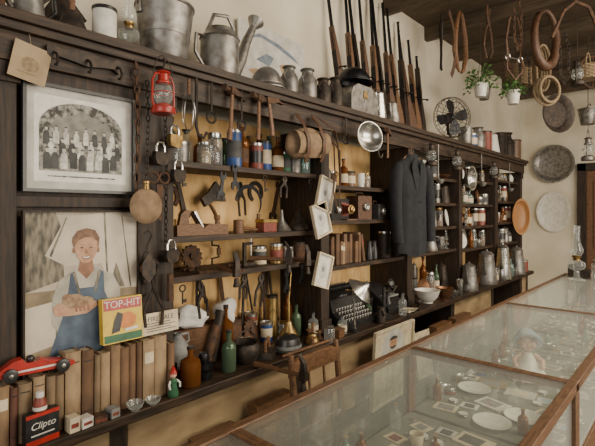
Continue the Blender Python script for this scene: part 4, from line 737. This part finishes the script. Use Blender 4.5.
# ================================================================= items in and on the display cases
DK=.7355
def doll():
    d=L([(0,0),(.095,0),(.088,.02),(.055,.07),(.03,.11),(.02,.125),(0,.13)],20)
    for i,v in enumerate(d.v):
        if v.z<.05 and v.x**2+v.y**2>.002: k=1+.07*sin(8*math.atan2(v.y,v.x)); d.v[i]=Vector((v.x*k,v.y*k,v.z))
    c=.172
    hd=M().ball((0,0,c),(.040,.039,.045),None,20).ball((.040,0,c-.004),(.006,.006,.006)).ball((.024,.02,c-.012),(.016,.014,.014)).ball((.024,-.02,c-.012),(.016,.014,.014)).ball((.0,.039,c-.003),(.006,.005,.010)).ball((.0,-.039,c-.003),(.006,.005,.010))
    ey=M().ball((.034,.015,c+.008),(.006,.006,.005)).ball((.034,-.015,c+.008),(.006,.006,.005))
    mo=M().ball((.037,0,c-.020),(.004,.008,.003))
    bn=L([(.056,.0),(.054,.014),(.048,.034),(.034,.054),(0,.064)],20,X((-.004,0,c+.004),(0,-.75,0)))
    br=M().ring(.056,.010,X((.010,0,c+.007),(0,-.75,0)),24)
    ar=[M().tube([(0,k*.028,.115),(.02,k*.062,.09),(.05,k*.06,.07)],[.013,.013,.009],8).ball((.057,k*.057,.067),.011) for k in(-1,1)]
    hr=M().tube([(.026,-.032,c+.018),(.034,0,c+.034),(.026,.032,c+.018)],.010,8)
    lg=[M().tube([(0,k*.03,.02),(.08,k*.035,.015),(.12,k*.035,.012)],[.016,.013,.011],8).ball((.128,k*.035,.018),(.012,.011,.016)) for k in(-1,1)]
    return [('dress',d,WHT),('head',hd,SKN),('eyes',ey,BLU),('mouth',mo,RED),('bonnet',bn,LBL),('bonnet_brim',br,LBL),('arm',ar[0],SKN),('arm',ar[1],SKN),('hair',hr,HAIR),('leg',lg[0],SKN),('leg',lg[1],SKN)]
g('doll','porcelain doll in white dress and blue bonnet in the case','doll',-.62,2.36,DK+.003,doll(),(0,-.12,-1.2),None,1.0)
occ=[(-.62,2.36,.14)]
def free(x,y,r):
    for a,b,c in occ:
        if (a-x)**2+(b-y)**2<(r+c)**2: return False
    occ.append((x,y,r)); return True
cnt=0
kinds=['card','booklet','plate','coin','tin','spoon','watch','photo','bottle','knife','cup']
for t in range(8000):
    if cnt>320: break
    x=R.uniform(-.87,-.33); y=R.uniform(.45,4.5)
    if any(abs(y-p)<.07 for p in(.73,1.67,2.87)): continue
    k=R.choice(kinds) if t>900 else R.choice(['booklet','plate','photo','card']); rr={'card':.038,'booklet':.062,'plate':.073,'coin':.016,'tin':.03,'spoon':.04,'watch':.026,'photo':.048,'bottle':.022,'knife':.04,'cup':.035}[k]
    if x-rr<-.875 or x+rr>-.315: continue
    if not free(x,y,rr): continue
    cnt+=1; a=R.uniform(-.3,.3); wh='inside the glass display case'
    if k=='card': g('card','small printed paper card lying %s'%wh,'card',x,y,DK,[('card',M().bx(-.035,.035,-.028,.028,0,.002,0).bx(-.02,.02,-.02,.02,.002,.0024,1),[R.choice([CRM,WHT,LGY]),R.choice([GRY,DRD,LBL,DGY])])],(0,0,a))
    elif k=='booklet': g('booklet','yellowed booklet lying %s'%wh,'booklet',x,y,DK,[('cover',M().bx(-.06,.06,-.045,.045,.0,.006,0).bx(-.045,.03,-.03,.03,.006,.0065,1),[R.choice([CRM,LGY,BKS[5],WHT]),R.choice([GRY,CRM,DGY])]),('pages',B(-.058,.0605,-.043,.0455,.001,.005),PAG)],(0,0,a))
    elif k=='plate': g('plate','round %s plate lying in the display case'%('silver' if cnt%2 else 'white'),'plate',x,y,DK-.001,[('plate',plate(.07),STL if cnt%2 else WHT)])
    elif k=='coin': g('coin','old silver coin %s'%wh,'coin',x,y,DK,[('coin',L([(0,0),(.014,0),(.015,.001),(.014,.0022),(.012,.0018),(0,.0018)],16),STL)])
    elif k=='tin': g('small_tin','small round tin box %s'%wh,'tin',x,y,DK,tin(.03,.028,R.choice([DRD,BRS,GAL,BLU]),STL))
    elif k=='spoon': g('spoon','silver spoon lying %s'%wh,'spoon',x,y,DK+.002,[('spoon',M().ball((0,.04,.002),(.011,.018,.003)).tube([(0,.025,.002),(0,-.02,.005),(0,-.055,.002)],[.002,.0018,.004],6),STL)],(0,0,a*4))
    elif k=='watch': g('pocket_watch','silver pocket watch lying %s'%wh,'watch',x,y,DK,[('case',L([(0,0),(.02,0),(.024,.004),(.02,.009),(0,.009)],20).ring(.006,.0015,X((0,.03,.004)),10),STL),('dial',L([(0,.0092),(.018,.0092),(.018,.0096),(0,.0096)],18),WHT)],(0,0,a))
    elif k=='photo': g('photograph','small old photograph in cream mount %s'%wh,'photograph',x,y,DK,[('photo',M().bx(-.045,.045,-.035,.035,0,.002,0).bx(-.033,.033,-.025,.025,.002,.0024,1),[CRM,GRY])],(0,0,a))
    elif k=='bottle': g('bottle','tiny glass bottle standing %s'%wh,'bottle',x,y,DK,bottle(.09,.018,R.choice([GLS,AMB,GBL])))
    elif k=='knife': g('pocket_knife','folding pocket knife lying %s'%wh,'knife',x,y,DK,[('handle',M().box((0,-.02,.005),(.014,.06,.009)),OAK),('blade',M().ext([(.01,-.005),(.055,.0),(.045,.006),(.01,.006)],.002,X((0,0,.005),(0,pi/2,0))),STL)],(0,0,a*3))
    else: g('cup','small cup standing %s'%wh,'cup',x,y,DK,cup(.025,.04,R.choice([WHT,STL,CRM])),(0,0,a))
g('oil_lamp','clear glass oil lamp with chimney on the display case','oil lamp',-.73,4.15,ZG+.0005,oil_lamp(.44))
g('glass_jar','clear glass candy jar on the display case','jar',-.6,4.35,ZG+.0005,jar(.16,.06))
g('metal_desk_box','small dark metal desk box on the display case','box',-.75,4.42,ZG+.0005,[('body',M().ext([(-.08,0),(.08,0),(.08,.05),(0,.1),(-.08,.1)],.14,X((0,.07,0),(0,0,-pi/2))),IRN),('drawer',M().box((.081,0,.025),(.004,.12,.035)),OAK)])
# ================================================================= hanging from the ceiling
CZ=3.2
def hang(n,l,c,x,y,z,parts,h,rot=(0,0,0)):
    return g(n,l,c,x,y,z,parts+[('wire',M().tube([(0,0,h),(0,0,CZ-z-.001)],.002,4),IRN)],rot)
def hames():
    m=M()
    for k in(-1,1): m.tube([(0,k*.02,.45),(0,k*.05,.40),(0,k*.1,.25),(0,k*.11,.12),(0,k*.06,.0),(0,k*.02,-.03)],[.012,.016,.021,.021,.016,.01],8)
    return m
def tongs(): return M().tube([(0,-.02,0),(0,-.08,.08),(0,-.05,.2),(0,.03,.3),(0,.04,.4)],.010).tube([(.01,.02,0),(.01,.08,.08),(.01,.05,.2),(.01,-.03,.3),(.01,-.04,.4)],.010)
def basket(r=.12,h=.12):
    m=M()
    for j in range(9):
        z=h*j/8; rr=r*(.72+.28*j/8); m.tube([((rr+.004*(-1)**(i+j))*cos(2*pi*i/24),(rr+.004*(-1)**(i+j))*sin(2*pi*i/24),z) for i in range(24)],.0085,5,None,True)
    m.lathe([(0,-.004),(r*.7,-.004),(r*.7,.004),(0,.004)],20)
    hd=M().tube([(0,r*cos(a),h+r*1.1*sin(a)) for a in [pi*i/14 for i in range(15)]],.006)
    return [('basket',m,ROPE),('handle',hd,ROPE)]
def bridle():
    m=M().tube([(0,-.07,0),(0,-.085,.12),(0,-.05,.28),(0,0,.36),(0,.05,.28),(0,.085,.12),(0,.07,0)],.011,6,None,False,0,.3).tube([(0,-.085,.13),(.05,0,.11),(0,.085,.13)],.010,6,None,False,0,.3).tube([(0,-.07,0),(.02,-.1,-.12),(.03,-.02,-.2),(.02,.09,-.1),(0,.07,0)],.008,6,None,False,0,.3)
    r=M().ring(.025,.004,X((0,-.07,-.02),(0,pi/2,0)),16).ring(.025,.004,X((0,.07,-.02),(0,pi/2,0)),16).tube([(0,-.07,-.02),(0,.07,-.02)],.005)
    return [('straps',m,LTH),('bit',r,STL)]
hang('scythe_blade','long curved iron scythe blade hanging from the ceiling','scythe',-1.42,3.30,2.72,[('blade',M().ext(ell(-.2,.1,.36,.36,14,-.7,.9)+ell(-.2,.1,.32,.32,14,-.7,.9)[::-1],.004,X((0,-.02,0))),RST)],.36)
hang('horse_hames','pair of curved wooden hames hanging from the ceiling','harness',-1.42,3.52,2.70,[('hames',hames(),OAK),('straps',M().tube([(0,-.02,.44),(0,0,.45),(0,.02,.44)],.01),LTH)],.44)
hang('bridle','brown leather horse bridle with steel bit hanging','bridle',-1.08,3.74,2.78,bridle(),.36,(0,0,-.4))
hang('basket','woven tan basket with handle hanging from the ceiling','basket',-1.22,4.42,2.72,basket(),.25)
hang('ice_tongs','rusty curved tongs hanging from the ceiling','tongs',-1.22,3.55,2.74,[('tongs',tongs(),RST)],.3)
hang('ice_tongs','black iron tongs hanging from the ceiling','tongs',-1.6,3.55,2.74,[('tongs',tongs(),IRN)],.3,(0,0,.5))
hang('horse_collar','brown leather horse collar hanging from the ceiling','horse collar',-.9,3.92,2.70,[('collar',M().tube([(0,.13*sin(a),.22-.22*cos(a)) for a in [2*pi*i/24 for i in range(24)]],[.03+.010*cos(2*pi*i/24) for i in range(24)],10,None,True),LTH)],.45,(0,0,-.4))
q3=random.Random(11)
def foliage(r,n):
    m=M()
    for i in range(n):
        a=q3.uniform(0,2*pi); e=q3.uniform(-.3,1.35); d=q3.uniform(.4,1)*r; s=q3.uniform(.022,.04)
        c=Vector((d*cos(a)*cos(e),d*sin(a)*cos(e),.10+d*1.3*sin(e)))
        m.add([(0,0,0),(s*.5,s*.35,s*.15),(s*1.1,0,0),(s*.5,-s*.35,s*.15)],[(0,1,2,3)],X(c,(q3.uniform(-1,1),q3.uniform(-1,1),a)))
        if i%4==0: m.tube([(0,0,.09),tuple(c*.6+Vector((0,0,.04))),tuple(c)],.0015,4)
    return m
for i,(x,y,z) in enumerate([(-1.34,3.74,2.50),(-1.14,3.92,2.44),(-1.42,4.05,2.55)]):
    pr=[('pot',L([(0,0),(.04,0),(.055,.1),(.060,.1),(.060,.11),(.052,.11),(.05,.09),(0,.088)]),[WHT,WHT,GAL][i]),('bail',M().tube([(0,.056*cos(a),.1+.18*sin(a)) for a in [pi*i/12 for i in range(13)]],.002),IRN)]
    if i<2: hang('hanging_plant','green leafy plant in a white hanging pot','potted plant',x,y,z,pr+[('leaves',foliage(.13 if i==0 else .10,150),LEAF)],.28)
    else: hang('hanging_pail','galvanized pail hanging on a wire','pail',x,y,z,pr,.28)
hang('rope_coil','tan coil of rope hanging from the ceiling','rope',-.93,4.14,2.45,[('coil',M().ring(.11,.011,X((0,0,.12),(0,pi/2,0)),24,8,0).ring(.105,.011,X((.018,0,.115),(0,pi/2,.1)),24,8).ring(.115,.011,X((-.018,0,.11),(0,pi/2,-.1)),24,8),ROPE)],.23,(0,0,-.6))
hang('rope_coil','loose hank of rope hanging from a ceiling joist','rope',-1.02,4.3,2.6,[('coil',(lambda m_:([m_.tube([(.02*i-.04,(.05+.01*i)*sin(a),.2-.2*cos(a)) for a in [2*pi*k/20 for k in range(20)]],.010,6,None,True) for i in range(4)],m_)[1])(M()),ROPE)],.4,(0,0,-.5))
for i,(x,y,z,s_) in enumerate([(-1.08,4.02,2.5,0),(-1.24,4.1,2.6,.2),(-.78,3.98,2.55,.1),(-1.0,3.55,2.75,.3)]): hang('chain','dark iron chain loop hanging from the ceiling','chain',x,y,z,[('chain',chain([(0,-.05,.3),(0,-.05,.08),(0,0,0),(0,.05,.08),(0,.05,.3),(0,0,.4)],.012,.004),[IRN,RST][i%2])],.4,(0,0,-.5+s_))
hang('basin','dark round metal basin hanging from the ceiling','basin',-.95,4.6,2.45,[('basin',L([(0,-.05),(.12,-.05),(.17,0),(.18,.004),(.165,.0),(.12,-.04),(0,-.04)],30,X((0,0,0),(0,pi/2,0))),IRN)],.17,(0,0,-.6))
hang('lantern','black kerosene lantern hanging from the ceiling','lantern',-.75,4.3,2.6,lantern(IRN,.26),.25)
hang('lantern','dark kerosene lantern hanging low from the ceiling','lantern',-.8,5.1,2.05,lantern(GAL,.28),.27)
hang('iron_bar','rusty curved iron bar hanging from the ceiling','iron bar',-.66,3.7,2.78,[('bar',M().tube([(0,-.2,.0),(0,-.1,.2),(0,.0,.28),(0,.12,.25),(0,.2,.1)],.013),RST)],.28,(0,0,-.6))
hang('basket','round dark basket hanging from a ceiling joist','basket',-.72,4.6,2.72,basket(.11,.1),.22)
hang('crosscut_saw','old crosscut saw blade hanging from the ceiling','saw',-1.3,4.7,2.7,[('blade',M().ext([(-.2,.3),(-.2,.22)]+[( -.18+i*.02,.2+(.012 if i%2 else 0)) for i in range(19)]+[(.2,.25),(.2,.3)],.003),RST),('handle',M().tube([(0,.2,.22),(0,.23,.24),(0,.23,.31),(0,.2,.3)],.01),OAK)],.3,(0,0,-.5))
hang('bucket','small galvanized bucket hanging from the ceiling','bucket',-.85,5.4,2.45,bucket(.09,.16),.22)
hang('wagon_wheel','small rusty spoked iron wheel hanging from the ceiling','wheel',-.74,4.95,2.7,[('wheel',(lambda m_:([m_.tube([(0,0,.16),(0,.15*cos(a),.16+.15*sin(a))],.007,6) for a in [2*pi*i/8 for i in range(8)]],m_)[1])(M().ring(.15,.012,X((0,0,.16),(0,pi/2,0)),28).lathe([(0,-.02),(.025,-.02),(.025,.02),(0,.02)],12,X((0,0,.16),(0,pi/2,0)))),RST)],.3,(0,0,-.6))
# ================================================================= lights, world, camera
def area(loc,rot,e,sx,sy,c):
    l=bpy.data.lights.new('window_and_fill_light','AREA'); l.shape='RECTANGLE'; l.size=sx; l.size_y=sy; l.energy=e; l.color=c
    o=bpy.data.objects.new('window_and_fill_light',l); o.location=loc; o.rotation_euler=rot; COL.objects.link(o)
area((3.3,2.6,1.9),(0,pi/2,0),200,1.6,4.0,(1,.89,.72))
area((.6,-2.2,2.0),(pi/2,0,.2),50,2.4,1.6,(1,.94,.84))
area((.8,3.0,3.0),(0,.35,0),95,.8,3.2,(1,.86,.66))  # added warm overhead fill below the ceiling
w=bpy.data.worlds.new('w'); SC.world=w; w.use_nodes=True; w.node_tree.nodes['Background'].inputs[0].default_value=(1,.93,.82,1); w.node_tree.nodes['Background'].inputs[1].default_value=.38
cd=bpy.data.cameras.new('camera'); co=bpy.data.objects.new('camera',cd); COL.objects.link(co); SC.camera=co
cd.lens=26.9; cd.sensor_width=36; cd.shift_y=-11/595; cd.clip_start=.02
co.location=(0,0,1.55); co.rotation_euler=(pi/2,0,math.radians(42.09))
